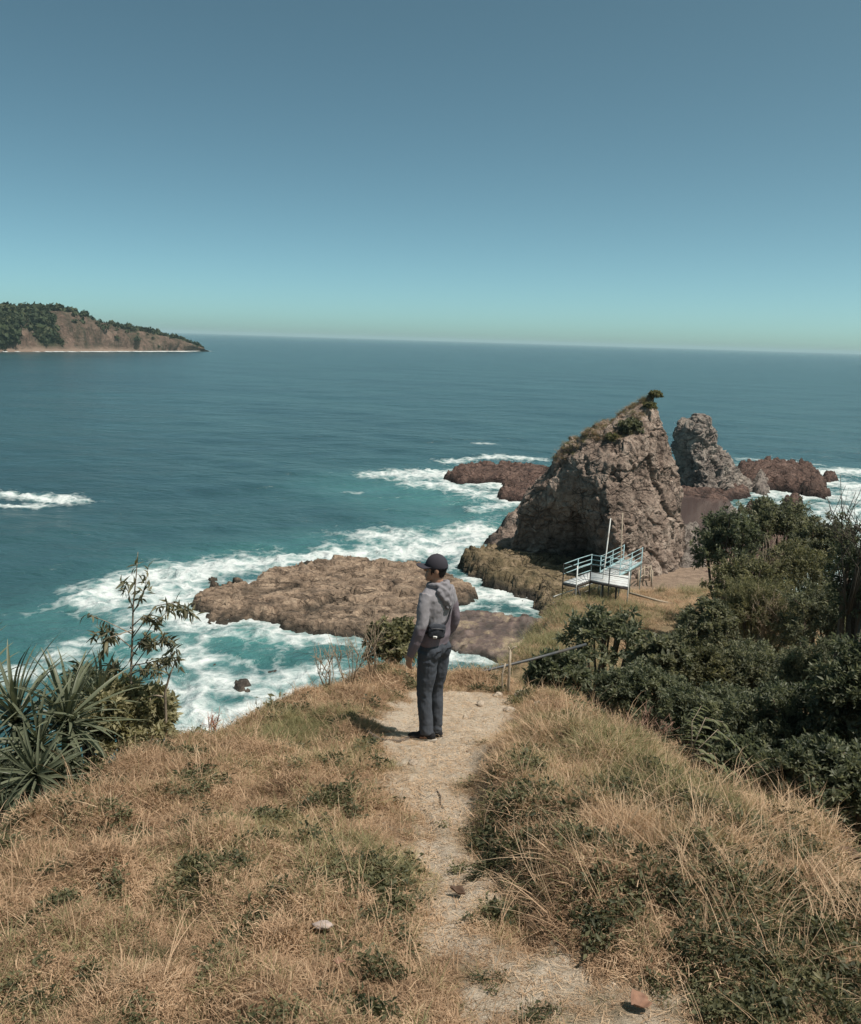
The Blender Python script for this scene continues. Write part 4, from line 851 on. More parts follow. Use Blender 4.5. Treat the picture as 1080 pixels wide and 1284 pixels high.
def scatter(name, coll, pts, rot, scl, idx, tint, **props):
    me = bpy.data.meshes.new(name); me.vertices.add(len(pts)); me.vertices.foreach_set('co', np.asarray(pts, np.float32).ravel())
    for k, tp, a in (('rot', 'FLOAT_VECTOR', rot), ('scl', 'FLOAT', scl), ('idx', 'INT', idx), ('tint', 'FLOAT', tint)):
        at_ = me.attributes.new(k, tp, 'POINT'); at_.data.foreach_set('vector' if tp == 'FLOAT_VECTOR' else 'value', np.asarray(a, np.int32 if tp == 'INT' else np.float32).ravel())
    o = obj(name, me, **props)
    gt = bpy.data.node_groups.new(name + ' scatter', 'GeometryNodeTree')
    gt.interface.new_socket('Geometry', in_out='INPUT', socket_type='NodeSocketGeometry'); gt.interface.new_socket('Geometry', in_out='OUTPUT', socket_type='NodeSocketGeometry')
    gi = gt.nodes.new('NodeGroupInput'); go = gt.nodes.new('NodeGroupOutput'); ip = gt.nodes.new('GeometryNodeInstanceOnPoints'); ci = gt.nodes.new('GeometryNodeCollectionInfo')
    ci.inputs['Collection'].default_value = coll; ci.inputs['Separate Children'].default_value = True; ci.inputs['Reset Children'].default_value = True
    def na(k, t):
        x = gt.nodes.new('GeometryNodeInputNamedAttribute'); x.data_type = t; x.inputs['Name'].default_value = k; return x.outputs['Attribute']
    e2r = gt.nodes.new('FunctionNodeEulerToRotation')
    L = gt.links.new
    L(gi.outputs[0], ip.inputs['Points']); L(ci.outputs[0], ip.inputs['Instance']); ip.inputs['Pick Instance'].default_value = True
    L(na('idx', 'INT'), ip.inputs['Instance Index']); L(na('rot', 'FLOAT_VECTOR'), e2r.inputs[0]); L(e2r.outputs[0], ip.inputs['Rotation']); L(na('scl', 'FLOAT'), ip.inputs['Scale'])
    L(ip.outputs[0], go.inputs[0])
    md = o.modifiers.new('scatter', 'NODES'); md.node_group = gt
    return o
M_dry = leaf_mat('dry grass', (0.21, 0.130, 0.080), (0.45, 0.305, 0.195), (0.67, 0.50, 0.345), 0.30, 0.7, True)
M_green = leaf_mat('green grass', (0.085, 0.090, 0.042), (0.22, 0.205, 0.10), (0.43, 0.37, 0.20), 0.32, 0.6, True)
M_weed = leaf_mat('ground weeds', (0.045, 0.052, 0.028), (0.125, 0.125, 0.066), (0.26, 0.235, 0.13), 0.34, 0.55, True)
km = []
def km_add(args, mt):
    v, q, a = args; km.append(newmesh('tuft', v, q, mt, False, {'tint': a}))
for i in range(4): km_add(blades(54, .105, .0058, 1.5, .075, 800 + i, .55, 3), M_dry)            # 0-3 matted dry grass
for i in range(3): km_add(blades(36, .20, .0052, 1.1, .055, 810 + i, .9), M_dry)              # 4-6 standing dry tufts
for i in range(3): km_add(blades(36, .27, .0060, .9, .05, 820 + i, 1.05), M_green)            # 7-9 green tufts
def weed(seed, L, n):
    g = np.random.default_rng(seed); b = g.normal(size=(n, 3)) * (.05, .05, .02); b[:, 2] = np.abs(b[:, 2]) + .02 + g.random(n) * .06
    d = g.normal(size=(n, 3)); d[:, 2] = np.abs(d[:, 2]) * .6 + .1; ll = L * g.uniform(.6, 1.3, n)
    v, f = leafset(b, d, ll, ll * .45, .1, .2); return v, f, np.repeat(np.clip(g.normal(.5, .2, n), 0, 1), 4)
for i in range(3): km_add(weed(830 + i, .042, 46), M_weed)                                     # 10-12 broad leaved weeds
for i in range(2): km_add(blades(7, .48, .0055, .8, .03, 840 + i, 1.15, 5), M_dry)            # 13-14 tall straws
def strewn(seed):
    g = np.random.default_rng(seed); n = 26; V = []; Q = []; A = []
    for i in range(n):
        p = np.array([*g.normal(0, .11, 2), .006 + .012 * g.random()]); a = g.uniform(0, 6.28); l = g.uniform(.03, .11); d = np.array([math.cos(a), math.sin(a), g.normal(0, .12)]) * l; s = np.array([-math.sin(a), math.cos(a), 0]) * .0017
        b = len(V); m_ = p + d * .5 + (g.normal(0, .006), g.normal(0, .006), .004); V += [p - s, p + s, m_ + s, m_ - s, p + d + s * .5, p + d - s * .5]; Q += [[b, b + 1, b + 2, b + 3], [b + 3, b + 2, b + 4, b + 5]]; A += [g.random()] * 6
    return np.array(V), np.array(Q), np.array(A)
for i in range(3): km_add(strewn(850 + i), M_dry)                                              # 15-17 loose straw
TUFT = kinds('tuft', km)

def blob(x, y, spots):
    d = np.zeros(len(x))
    for px, py, r_ in spots:
        c = atplane(px, py); d = np.maximum(d, np.exp(-((x - c[0]) ** 2 + (y - c[1]) ** 2) / r_ ** 2))
    return d
N0 = 80000
rr = np.sqrt(rng.uniform(1.7 ** 2, 11.8 ** 2, N0 * 2)); keep = rng.random(len(rr)) < np.clip((4.2 / rr) ** 0.9, 0, 1); rr = rr[keep]
aa = rng.uniform(R(-40), R(42), len(rr)); x = rr * np.sin(aa); y = rr * np.cos(aa)
m = xy3(x, y); zt = h_ground(x, y); sd_ = sdpoly(x, y, plateau); ok = sd_ > -0.9
x, y, m, zt, rr, sd_ = x[ok], y[ok], m[ok], zt[ok], rr[ok], sd_[ok]
pd = path_d(x, y) + 0.24 * fbm(m * 2.2, 4, 44)
n1, n2, n3 = fbm(m * 0.9, 3, 101), fbm(m * 2.4, 3, 102), fbm(m * 0.35, 2, 103)
green = blob(x, y, [(372, 905, .45), (345, 918, .4), (735, 945, .5), (795, 955, .55), (855, 985, .6), (790, 1010, .5), (905, 1010, .45), (700, 915, .4), (830, 1030, .5), (760, 980, .5), (870, 1040, .4)]) + 0.22 * np.clip(n1 - .05, 0, 1)
dark = blob(x, y, [(618, 1000, .22), (615, 1050, .24), (640, 1085, .24), (690, 1090, .22), (735, 1105, .25), (600, 1090, .16), (800, 1035, .3), (870, 1065, .3), (930, 1070, .3), (960, 1165, .3), (1010, 1215, .3), (900, 1180, .22), (1045, 1150, .4), (850, 1140, .26), (965, 1240, .35), (1040, 1260, .35), (900, 1240, .22),
                    (480, 1235, .14), (520, 1195, .14), (350, 1190, .13), (420, 1250, .1), (60, 1240, .2), (130, 1225, .18), (20, 1038, .35), (685, 1255, .14), (230, 950, .3), (175, 980, .25), (250, 1110, .2), (100, 1070, .25), (210, 1160, .15), (170, 1275, .15), (360, 895, .25), (40, 1150, .2), (620, 1240, .12), (300, 1040, .15), (740, 1180, .18), (1050, 1060, .4)])
dark = dark * np.where(x < .2, .34, .95) + 0.45 * np.clip(n2 - 0.25, 0, 1) + .25 * np.clip(n1 - .3, 0, 1)
fluff = blob(x, y, [(680, 975, .5), (720, 1000, .45), (790, 1080, .4), (650, 940, .4), (640, 965, .35), (960, 1020, .4), (1020, 1050, .4)])
u = rng.random(len(x)); idx = rng.integers(0, 4, len(x)); scl = rng.uniform(.7, 1.2, len(x)); tint = np.clip(.50 + .22 * n1 + .20 * n2 + rng.normal(0, .17, len(x)), .02, .98)
st = u < .12; idx[st] = rng.integers(4, 7, st.sum())
gm = (rng.random(len(x)) < np.clip(green * 1.0 + .03, 0, .92)); idx[gm] = rng.integers(7, 10, gm.sum()); tint[gm] = np.clip(.55 + .3 * n2[gm] + rng.normal(0, .14, gm.sum()), 0, 1); scl[gm] *= .74
ff = rng.random(len(x)) < fluff * .8; idx[ff] = rng.integers(4, 7, ff.sum()); tint[ff] = np.clip(.72 + .15 * n2[ff] + rng.normal(0, .08, ff.sum()), 0, 1)
dm = rng.random(len(x)) < np.clip((dark + .6 * n2 + .3 * fbm(m * 5, 2, 104)) * 0.7 - .08, 0, .55); idx[dm] = np.where(rng.random(dm.sum()) < .42, rng.integers(10, 13, dm.sum()), np.where(rng.random(dm.sum()) < .55, rng.integers(7, 10, dm.sum()), rng.integers(0, 4, dm.sum()))); tint[dm] = np.clip(.26 + .25 * n2[dm] + rng.normal(0, .18, dm.sum()), 0, 1); scl[dm] *= np.where(idx[dm] < 10, .6, .85)
brd = (rng.random(len(x)) < .13 * sstep(.9, 0.1, sd_)) & (sd_ < .9); idx[brd] = rng.integers(4, 7, brd.sum()); scl[brd] *= 1.25
tall = (rng.random(len(x)) < .010 + .10 * blob(x, y, [(880, 1000, .5), (930, 1000, .4), (780, 960, .4), (900, 1130, .5), (1000, 1150, .6), (960, 1020, .5), (700, 1130, .2)])); idx[tall] = rng.integers(13, 15, tall.sum()); tint[tall] = np.clip(.6 + rng.normal(0, .15, tall.sum()), 0, 1)
scl *= np.where(x < -.6, .85, 1.0) * np.interp(rr, [2, 3.2, 6], [.62, .8, 1.0])
onp = pd < .0; rim = (pd >= .0) & (pd < .22)
keep = ~onp & ~(rim & (rng.random(len(x)) > .2 + 3.0 * (pd - .0)))
scl = np.where(rim, scl * (.5 + 2.0 * pd), scl)
lo = onp & (rng.random(len(x)) < .07); idx[lo] = rng.integers(15, 18, lo.sum()); tint[lo] = .75; keep |= lo
over = onp & (y < 4.9) & (rng.random(len(x)) < .22 * np.clip(.6 + n2, 0, 1)); scl = np.where(over, scl * .55, scl); keep |= over
extra = rim & (rng.random(len(x)) < .35); idx[extra] = rng.integers(15, 18, extra.sum()); keep |= extra
x, y, zt, idx, scl, tint = [q[keep] for q in (x, y, zt, idx, scl, tint)]
e = .06; gxx = (h_ground(x + e, y) - h_ground(x - e, y)) / (2 * e); gyy = (h_ground(x, y + e) - h_ground(x, y - e)) / (2 * e)
rot = np.stack([np.clip(np.arctan(gyy), -.7, .7) * .8, -np.clip(np.arctan(gxx), -.7, .7) * .8, np.zeros(len(x))], 1)
# spin about the blade tuft's own axis comes first, so mix it in with a matrix
spin = rng.uniform(0, 6.283, len(x)); eul = np.zeros_like(rot)
cx_, sx_, cy_, sy_, cz_, sz_ = np.cos(rot[:, 0]), np.sin(rot[:, 0]), np.cos(rot[:, 1]), np.sin(rot[:, 1]), np.cos(spin), np.sin(spin)
# R = Ry*Rx*Rz(spin)
m00 = cy_ * cz_ + sy_ * sx_ * sz_; m10 = cx_ * sz_; m20 = -sy_ * cz_ + cy_ * sx_ * sz_; m21 = sy_ * sz_ + cy_ * sx_ * cz_; m22 = cy_ * cx_
eul[:, 0] = np.arctan2(m21, m22); eul[:, 1] = np.arcsin(np.clip(-m20, -1, 1)); eul[:, 2] = np.arctan2(m10, m00)
scatter('grass', TUFT, np.stack([x, y, zt - .008], 1), eul, scl, idx, tint, kind='stuff')

# coarser growth on the cliff side, the lower slope and the gully floor
k = 26000; x = rng.uniform(-9, 22, k); y = rng.uniform(5, 47, k); zt = h_ground(x, y); m = xy3(x, y); s2 = sdpoly(x, y, plateau)
n1 = fbm(m * .35, 3, 111); n2 = fbm(m * 1.2, 2, 112)
ok = (s2 < -.3) & (zt > 1.5) & (y < 44.0 + n2) & (n1 > -.55)
x, y, zt, n1, n2 = x[ok], y[ok], zt[ok], n1[ok], n2[ok]
gr = np.clip(.25 + .9 * n1 + .35 * (x < 6.5) * (y > 24), 0, 1); idx = np.where(rng.random(len(x)) < gr * .8, rng.integers(7, 10, len(x)), rng.integers(4, 7, len(x)))
wd_ = rng.random(len(x)) < .30 * (y < 24) ; idx[wd_] = rng.integers(10, 13, wd_.sum())
scatter('rough_grass', TUFT, np.stack([x, y, zt - .02], 1), np.stack([rng.normal(0, .12, len(x)), rng.normal(0, .12, len(x)), rng.uniform(0, 6.28, len(x))], 1), rng.uniform(1.1, 2.1, len(x)) * np.interp(y, [6, 20], [.75, 1.25]),
        idx, np.clip(.5 + .25 * n2 + rng.normal(0, .12, len(x)), 0, 1), kind='stuff')
# tufts along the crest of the sea stack
sv_ = SP.reshape(-1, 3); kk = np.where((fx > 690) & (fx < 835) & (fy < 640) & (SN.reshape(-1, 3)[:, 2] > .12))[0]
cr = []
for px, py in [(700, 572), (708, 562), (716, 556), (724, 549), (735, 545), (745, 540), (755, 534), (765, 528), (775, 520), (785, 513), (795, 508), (805, 503), (812, 500), (790, 540), (780, 545), (765, 548), (800, 520), (750, 548)]:
    for _ in range(26):
        a_, b_ = px + rng.normal(0, 5), py + rng.normal(0, 3.5); cr.append(on_stack(a_, b_))
cr = np.array(cr)
scatter('crest_grass', TUFT, cr, np.stack([rng.normal(0, .25, len(cr)), rng.normal(.2, .25, len(cr)), rng.uniform(0, 6.28, len(cr))], 1), rng.uniform(0.9, 1.7, len(cr)), np.where(rng.random(len(cr)) < .45, rng.integers(7, 10, len(cr)), rng.integers(4, 7, len(cr))), rng.uniform(.1, .6, len(cr)), kind='stuff')

# grit and crumbs of rock on the bare path
def pebble(seed, sub=2):
    g = np.random.default_rng(seed); bm = bmesh.new(); bmesh.ops.create_icosphere(bm, subdivisions=sub, radius=1)
    v = np.array([q.co for q in bm.verts]); f = np.array([[q.index for q in t_.verts] for t_ in bm.faces]); bm.free()
    v = v * (1 + .28 * fbm(v * 1.3 + seed, 3, seed)[:, None]); v = v * g.uniform(.6, 1.2, 3) * (1, 1, .65)
    return v, f
n = N('path stone'); M_pstone = n.done(n.bsdf(n.ramp(n.math('ADD', n.math('MULTIPLY', n.attr('tint', 'INSTANCER'), .7), n.math('MULTIPLY', n.noise(3.0, 5), .4)), (.2, (.20, .15, .11)), (.55, (.38, .305, .23)), (.9, (.48, .395, .31))), .95, None, .1))
PEB = kinds('pebble', [newmesh('pebble', *pebble(900 + i, 1), M_pstone) for i in range(5)])
k = 8000; rr = np.sqrt(rng.uniform(2 ** 2, 10.5 ** 2, k)); aa = rng.uniform(R(-25), R(30), k); x = rr * np.sin(aa); y = rr * np.cos(aa); pd = path_d(x, y) + .1 * fbm(xy3(x, y) * 2.2, 3, 44); ok = (pd < .12) & (fbm(xy3(x, y) * 1.8, 3, 120) > -.25); x, y = x[ok], y[ok]
zt = h_ground(x, y); sc_ = .003 + .009 * rng.random(len(x)) ** 3; sc_ = np.where(rng.random(len(x)) < .006, sc_ * 2.0, sc_)
scatter('gravel', PEB, np.stack([x, y, zt], 1), rng.uniform(0, 6.28, (len(x), 3)), sc_, rng.integers(0, 5, len(x)), rng.random(len(x)), kind='stuff')
M_stone2 = rock_mat('loose stone', (.18, .14, .11), (.42, .345, .27), (.56, .475, .39), 9.0, .01)
for i, (px, py, r_, lab) in enumerate([(655, 872, .09, 'largest pale stone at the far right lip of the path'), (625, 868, .06, 'pale stone left of the largest one at the far lip of the path'), (640, 886, .05, 'small stone in front of the largest one at the lip of the path'), (676, 884, .07, 'pale stone at the right end of the rubble on the path lip'), (603, 880, .045, 'small stone right behind the man on the path'), (518, 951, .04, 'small dark stone on the path below the man left foot'), (585, 893, .04, 'small stone on the path to the right of the man shoes')]):
    r_ *= 1.25; c = atplane(px, py); c[2] = ground_z(c[0], c[1]) + r_ * .2; v, f = pebble(930 + i, 3); o = obj('stone', newmesh('stone', v * r_, f, M_stone2)); o.location = c; tag(o, lab, 'stone', 'stones on the path')
c = atplane(405, 1168); c[2] = ground_z(c[0], c[1]) + .035; v, f = pebble(950, 3); v = v * (.055, .05, .022); o = obj('flat_stone', newmesh('flat_stone', v, f, plain('pinkish stone', (.36, .29, .26), .9, .15, 30, .003))); o.location = c; o.rotation_euler = (-.2, .1, .3); tag(o, 'flat pinkish grey stone lying in the dry grass left of the path', 'stone')
# dead leaves, twigs
def deadleaf(L, w, curl, seed, mat):
    mu, mv = 9, 7; V = []
    for i in range(mu):
        s = i / (mu - 1)
        for j in range(mv):
            t_ = j / (mv - 1) * 2 - 1; hw = w * .5 * math.sin(math.pi * min(1, s * .97 + .02)) ** .7; V.append(((s - .5) * L, t_ * hw, curl * (t_ * t_) * hw * 1.4 + curl * .35 * L * (s - .5) ** 2 * 2 + .006 * math.sin(9 * s + seed) * t_))
    me = newmesh('leaf', np.array(V), gridfaces(mu, mv), mat, True); return me
M_dl = plain('dead leaf', (.095, .058, .038), .7, .3, 40); M_dl2 = plain('rust leaf', (.20, .112, .076), .75, .25, 40, dirt=(.25, .14, .09))
def litter(name, px, py, L, w, curl, rz, mat, lab, tilt=.2, lift=.03):
    c = atplane(px, py); c[2] = ground_z(c[0], c[1]) + lift; o = obj(name, deadleaf(L, w, curl, px, mat)); o.location = c; o.rotation_euler = (tilt - .25, tilt * .5, rz); so_ = o.modifiers.new('thick', 'SOLIDIFY'); so_.thickness = .0015; tag(o, lab, 'dead leaf', None); return o
litter('dead_leaf', 574, 1113, .085, .05, .7, -.5, M_dl, 'curled dark brown dead leaf on the path edge below the shaded bank', lift=.02)
litter('dead_leaf', 803, 1251, .085, .085, .5, .6, M_dl2, 'rust coloured dead leaf on the sandy patch at the bottom', tilt=.35, lift=.022)
litter('dead_leaf', 1068, 1032, .22, .11, .9, .5, M_dl, 'big curled brown dead frond at the right border above the dry grass', tilt=.45, lift=.05)
litter('dead_leaf', 425, 1222, .05, .03, .4, .2, M_dl2, 'small pinkish dead leaf in the grass near the bottom', lift=.05)
def gpath(pts, rad, lift=.012):
    P = []
    for a, b in pts: c = atplane(a, b); P.append((c[0], c[1], ground_z(c[0], c[1]) + lift))
    return np.array(P)
P = gpath([(440, 905), (458, 916), (478, 922), (500, 924), (520, 918), (530, 912)], 0); mb = MB(); mb.tube(P - P[0], [.012, .015, .017, .015, .012, .006], 6); mb.tube([P[2] - P[0], P[2] - P[0] + (.08, -.06, .02), P[2] - P[0] + (.16, -.05, .01)], [.006, .005, .002], 5)
o = mb.obj('branch', plain('grey twig', (.10, .08, .065), .9, .3, 40), None, True); o.location = P[0]; tag(o, 'crooked fallen branch on the ground at the left of the man shoes', 'branch')
P = gpath([(548, 985), (553, 992), (553, 1002), (557, 1008)], 0); mb = MB(); mb.tube(P - P[0], [.003, .005, .004, .002], 5); o = mb.obj('twig', M_bark, None, True); o.location = P[0]; tag(o, 'short dark twig lying on the bare path below the man', 'twig')

# ------------------------------------------------------------------ handrail at the head of the path down
M_post = plain('weathered wood', (.36, .30, .23), .9, .25, 18, .004); M_rail = plain('grey pipe', (.075, .08, .085), .55, .2, 12, 0, .3, dirt=(.16, .12, .09))
b = atY(637, 858, 10.0); b[2] = ground_z(b[0], b[1]) ; T = thing('handrail', 'sloping grey handrail pipe on a pale forked post beside the path down', 'handrail', b); o3 = b
mb = MB(); tp = atY(640, 815, 10.0) - o3; mb.tube([(0, 0, -.3), tp * .5 + (.006, 0, 0), tp], [.019, .017, .016], 7); mb.tube([tp - (0, 0, .03), tp + (.035, 0, .035), tp + (.075, 0, .05)], [.012, .010, .006], 5); mb.tube([tp - (0, 0, .02), tp + (-.02, 0, .03), tp + (-.03, .0, .045)], [.012, .009, .006], 5); mb.obj('post', M_post, T, True)
mb = MB(); mb.tube([(-.05, .03, -.3), atY(630, 845, 10.15) - o3, atY(634, 832, 10.15) - o3], [.014, .012, .010], 6); mb.obj('prop', M_post, T, True)
qg = min((atY(596, 844, yy) for yy in np.arange(8.6, 11.5, .05)), key=lambda p: abs(p[2] - ground_z(p[0], p[1]) + .02))
q1 = atY(735, 808, 12.0); mb = MB(); mb.tube([qg - o3 - (q1 - qg) * .08, qg - o3, (qg + q1) / 2 - o3 - (0, 0, .015), q1 - o3], .021, 8); mb.obj('rail', M_rail, T, True)

# ------------------------------------------------------------------ viewing deck below the stack
M_plank = plain('white painted planks', (.50, .52, .52), .7, .10, 8, .003, dirt=(.34, .31, .28)); M_blue = plain('pale blue paint', (.30, .45, .48), .5, .15, 6, 0, dirt=(.22, .17, .13)); M_dkw = plain('dark timber', (.055, .048, .045), .85, .3, 10, .005); M_white = plain('white pipe', (.66, .67, .65), .5, .1, 8, dirt=(.3, .24, .2))
zd = 4.0
Y0 = at(723, 731, zd)[1]
T = thing('viewing_deck', 'angled white plank viewing deck with pale blue railings below the big stack', 'deck', (at(740, 726, zd)[0], at(740, 726, zd)[1], zd)); o3 = np.array(T.location)
A = at(706, 730, zd); B = at(741, 717, zd); Cc = at(789, 722, zd); D = at(788, 736, zd); E_ = at(740, 727, zd); Fp = at(723, 733, zd)
def planks(p00, p01, p10, p11, n_, along=True):
    """boards side by side from edge p00-p01 to edge p10-p11"""
    for i in range(n_):
        f0, f1 = i / n_ + .06 / n_, (i + 1) / n_ - .06 / n_
        q = [p00 + (p10 - p00) * f0, p01 + (p11 - p01) * f0, p01 + (p11 - p01) * f1, p00 + (p10 - p00) * f1]; dz = rng.normal(0, .004)
        v = np.array([k + (0, 0, dz) for k in q] + [k + (0, 0, dz - .05) for k in q]) - o3
        obj('plank', newmesh('plank', v, np.array([[0, 1, 2, 3], [7, 6, 5, 4], [0, 4, 5, 1], [1, 5, 6, 2], [2, 6, 7, 3], [3, 7, 4, 0]]), M_plank), T)
planks(E_, D, B, Cc, 5); planks(A, Fp, B, E_, 7)
def bm_(name, a, b_, w, mat, h=None):
    mb = MB(); mb.beam(np.asarray(a) - o3, np.asarray(b_) - o3, w, h); return mb.obj(name, mat, T)
def pipe(name, pts, r_, mat):
    mb = MB(); mb.tube(np.array(pts) - o3, r_, 7); return mb.obj(name, mat, T, True)
dn = np.array([0, 0, -.09])
for a, b_ in ((A, Fp), (Fp, E_), (E_, D), (B, Cc), (A, B)): bm_('beam', a + dn, b_ + dn, .07, M_dkw, .08)
H1 = np.array([0, 0, 1.0])
def gz_at(p): return ground_z(p[0], p[1]) - .3
for p, mt, up in ((A, M_dkw, .82), (Fp, M_white, .82), (E_, M_dkw, .72), (D, M_white, .66), (B, M_blue, .82), ((A + B) / 2, M_blue, .82), ((B + Cc) / 2, M_blue, .76), (Cc, M_blue, .74), ((E_ + D) / 2, M_dkw, .68)):
    pipe('post', [(p[0], p[1], min(gz_at(p), p[2] - 1.0)), p + (0, 0, up)], .026, mt)
for zz in (.36, .58, .80): pipe('rail', [A + (0, 0, zz), (A + B) / 2 + (0, 0, zz + .02), B + (0, 0, zz)], .019, M_blue)
for zz in (.36, .57, .78): pipe('rail', [B + (0, 0, zz), Cc + (0, 0, zz - .1)], .019, M_blue)
for zz in (.42, .80): pipe('rail', [A + (0, 0, zz), Fp + (0, 0, zz)], .02, M_dkw)
for zz in (.42, .74): pipe('rail', [Fp + (0, 0, zz), E_ + (0, 0, zz)], .02, M_blue)
for zz in (.36, .66): pipe('rail', [E_ + (0, 0, zz), D + (0, 0, zz)], .016, M_dkw)
pipe('brace', [Fp + (.05, 0, -.1), Fp + (.55, .1, -1.5)], .035, M_dkw); pipe('brace', [A + (0, 0, -1.4), Fp + (0, 0, -.2)], .025, M_dkw)
for f in (.35, .7): 
    q = E_ + (D - E_) * f; bm_('prop', (q[0], q[1], gz_at(q)), q + (0, 0, -.1), .07, M_dkw)
G0 = at(694, 756, 3.0); G1 = at(748, 737, 3.0)
for dz in (0, .28): pipe('lower_rail', [G0 + (0, 0, dz), G1 + (0, 0, dz)], .025, M_white)
# steps climbing from the deck towards the stack
S0 = (B + Cc) / 2; S1 = atY(793, 704, S0[1] + 3.4)
dS = S1 - S0; sw = unit(np.array([dS[1], -dS[0], 0]))
for s in (-.45, .45):
    bm_('stringer', S0 + sw * s + (0, 0, -.03), S1 + sw * s, .06, M_blue, .16)
    for zz in (.3, .52, .74): pipe('rail', [S0 + sw * s + (0, 0, zz), S1 + sw * s + (0, 0, zz)], .018, M_blue)
    for f in (.0, .5, 1.0): q = S0 + dS * f + sw * s; pipe('post', [(q[0], q[1], min(gz_at(q), q[2] - .5)), q + (0, 0, .78)], .024, M_blue)
for i in range(9):
    q = S0 + dS * (i + .5) / 9; mb = MB(); mb.beam(q + sw * .42 - o3, q - sw * .42 - o3, .26, .04); mb.obj('tread', M_plank, T)
for i, (a, b_, yy, lab) in enumerate([((756, 728), (766, 650), Y0 + .8, 'left of two thin pale poles standing at the deck, slightly leaning'), ((778, 716), (781, 643), Y0 + 2.2, 'right of two thin pale poles standing at the deck, nearly upright')]):
    p = atY(*a, yy); q = atY(*b_, yy); g0 = np.array([p[0] - (q[0] - p[0]) * .4, p[1], ground_z(p[0], p[1]) - .2]); mb = MB(); mb.tube([np.zeros(3), p - g0, q - g0], [.035, .032, .024], 7); o = mb.obj('pole', M_white if i == 0 else M_post, None, True); o.location = g0; tag(o, lab, 'pole', 'thin poles at the deck')
p = at(790, 739, 3.6); q = at(866, 757, 3.4); mb = MB(); mb.tube(np.array([(0, 0, 0), (q - p) * .5 + (0, 0, -.05), q - p]), .05, 7); o = mb.obj('kerb_pipe', M_post, None, True); o.location = (p[0], p[1], ground_z((p[0] + q[0]) / 2, (p[1] + q[1]) / 2) + .25); tag(o, 'long pale pipe edging the brown grass clearing beside the deck', 'pipe')
# low fence between deck and stack
a = at(806, 711, 2.0); b_ = at(818, 722, 2.0); T = thing('fence', 'short weathered fence at the foot of the stack right of the deck', 'fence', (a[0], a[1], ground_z(a[0], a[1]))); o3 = np.array(T.location)
ps = [at(801, 722, 1.9), at(808, 712, 1.9), at(816, 710, 1.9), at(818, 722, 1.9)]
for p in ps: g0 = ground_z(p[0], p[1]); bm_('post', (p[0], p[1], g0 - .2), (p[0], p[1], g0 + .9), .08, M_post)
for k in range(3):
    for zz in (.4, .8):
        p, q = ps[k], ps[k + 1]; bm_('rail', (p[0], p[1], ground_z(p[0], p[1]) + zz), (q[0], q[1], ground_z(q[0], q[1]) + zz), .05, M_post)
# ------------------------------------------------------------------ the man
def ell(c, r, nu_=16, nv_=12):
    th = np.linspace(0, 2 * math.pi, nu_, endpoint=False); ph = np.linspace(0.12, math.pi - 0.12, nv_)
    v = np.stack([np.outer(np.sin(ph), np.cos(th)), np.outer(np.sin(ph), np.sin(th)), np.outer(np.cos(ph), np.ones(nu_))], -1).reshape(-1, 3)
    f = gridfaces(nv_, nu_, True)[:, ::-1]; v = np.vstack([v, [0, 0, 1], [0, 0, -1]]); k = len(v); j = np.arange(nu_); j2 = (j + 1) % nu_; b = (nv_ - 1) * nu_
    t = np.vstack([np.stack([j, j2, np.full(nu_, k - 2)], 1), np.stack([b + j2, b + j, np.full(nu_, k - 1)], 1)])
    return v * r + np.asarray(c), f, t
def loft(rows, n_=24):
    """rows of (x, y, z, rx, ry): horizontal ellipses stacked upwards, closed at both ends"""
    th = np.linspace(0, 2 * math.pi, n_, endpoint=False); V = []
    for x, y, z, rx, ry in rows:
        c_, s_ = np.cos(th), np.sin(th); V.append(np.stack([x + rx * np.sign(c_) * np.abs(c_) ** .85, y + ry * np.sign(s_) * np.abs(s_) ** .85, np.full(n_, z)], 1))
    m = len(rows); V = np.vstack(V + [[rows[0][:3]], [rows[-1][:3]]]); j = np.arange(n_); j2 = (j + 1) % n_; b = (m - 1) * n_; k = len(V)
    t = np.vstack([np.stack([j2, j, np.full(n_, k - 2)], 1), np.stack([b + j, b + j2, np.full(n_, k - 1)], 1)])
    return V, gridfaces(m, n_, True), t
def smooth_path(pts, rads, n_=9):
    P = np.asarray(pts, float); s = np.linspace(0, len(P) - 1, n_); out = []
    for u in s:
        i = min(int(u), len(P) - 2); f = u - i; a, b, c, d = P[max(i - 1, 0)], P[i], P[i + 1], P[min(i + 2, len(P) - 1)]
        out.append(.5 * ((2 * b) + (c - a) * f + (2 * a - 5 * b + 4 * c - d) * f ** 2 + (3 * b - a - 3 * c + d) * f ** 3))
    return np.array(out), np.interp(s, np.arange(len(P)), rads)
def remesh(mb, voxel, name, mat, smooth=4, disp=None):
    me = mb.mesh('raw', None); o = bpy.data.objects.new('raw', me); COL.objects.link(o)
    r_ = o.modifiers.new('r', 'REMESH'); r_.mode = 'VOXEL'; r_.voxel_size = voxel; r_.use_smooth_shade = True
    s_ = o.modifiers.new('s', 'SMOOTH'); s_.factor = .5; s_.iterations = smooth
    dg = bpy.context.evaluated_depsgraph_get(); out = bpy.data.meshes.new_from_object(o.evaluated_get(dg)); bpy.data.objects.remove(o); bpy.data.meshes.remove(me)
    out.name = name; out.materials.clear(); out.materials.append(mat)
    if disp is not None:
        k = len(out.vertices); v = np.empty(k * 3, np.float32); out.vertices.foreach_get('co', v); v = v.reshape(-1, 3).astype(float); nn = np.empty(k * 3, np.float32); out.vertices.foreach_get('normal', nn); nn = nn.reshape(-1, 3)
        v = v + nn * disp(v)[:, None]; out.vertices.foreach_set('co', v.astype(np.float32).ravel()); out.update()
    out.polygons.foreach_set('use_smooth', np.ones(len(out.polygons), bool))
    return out
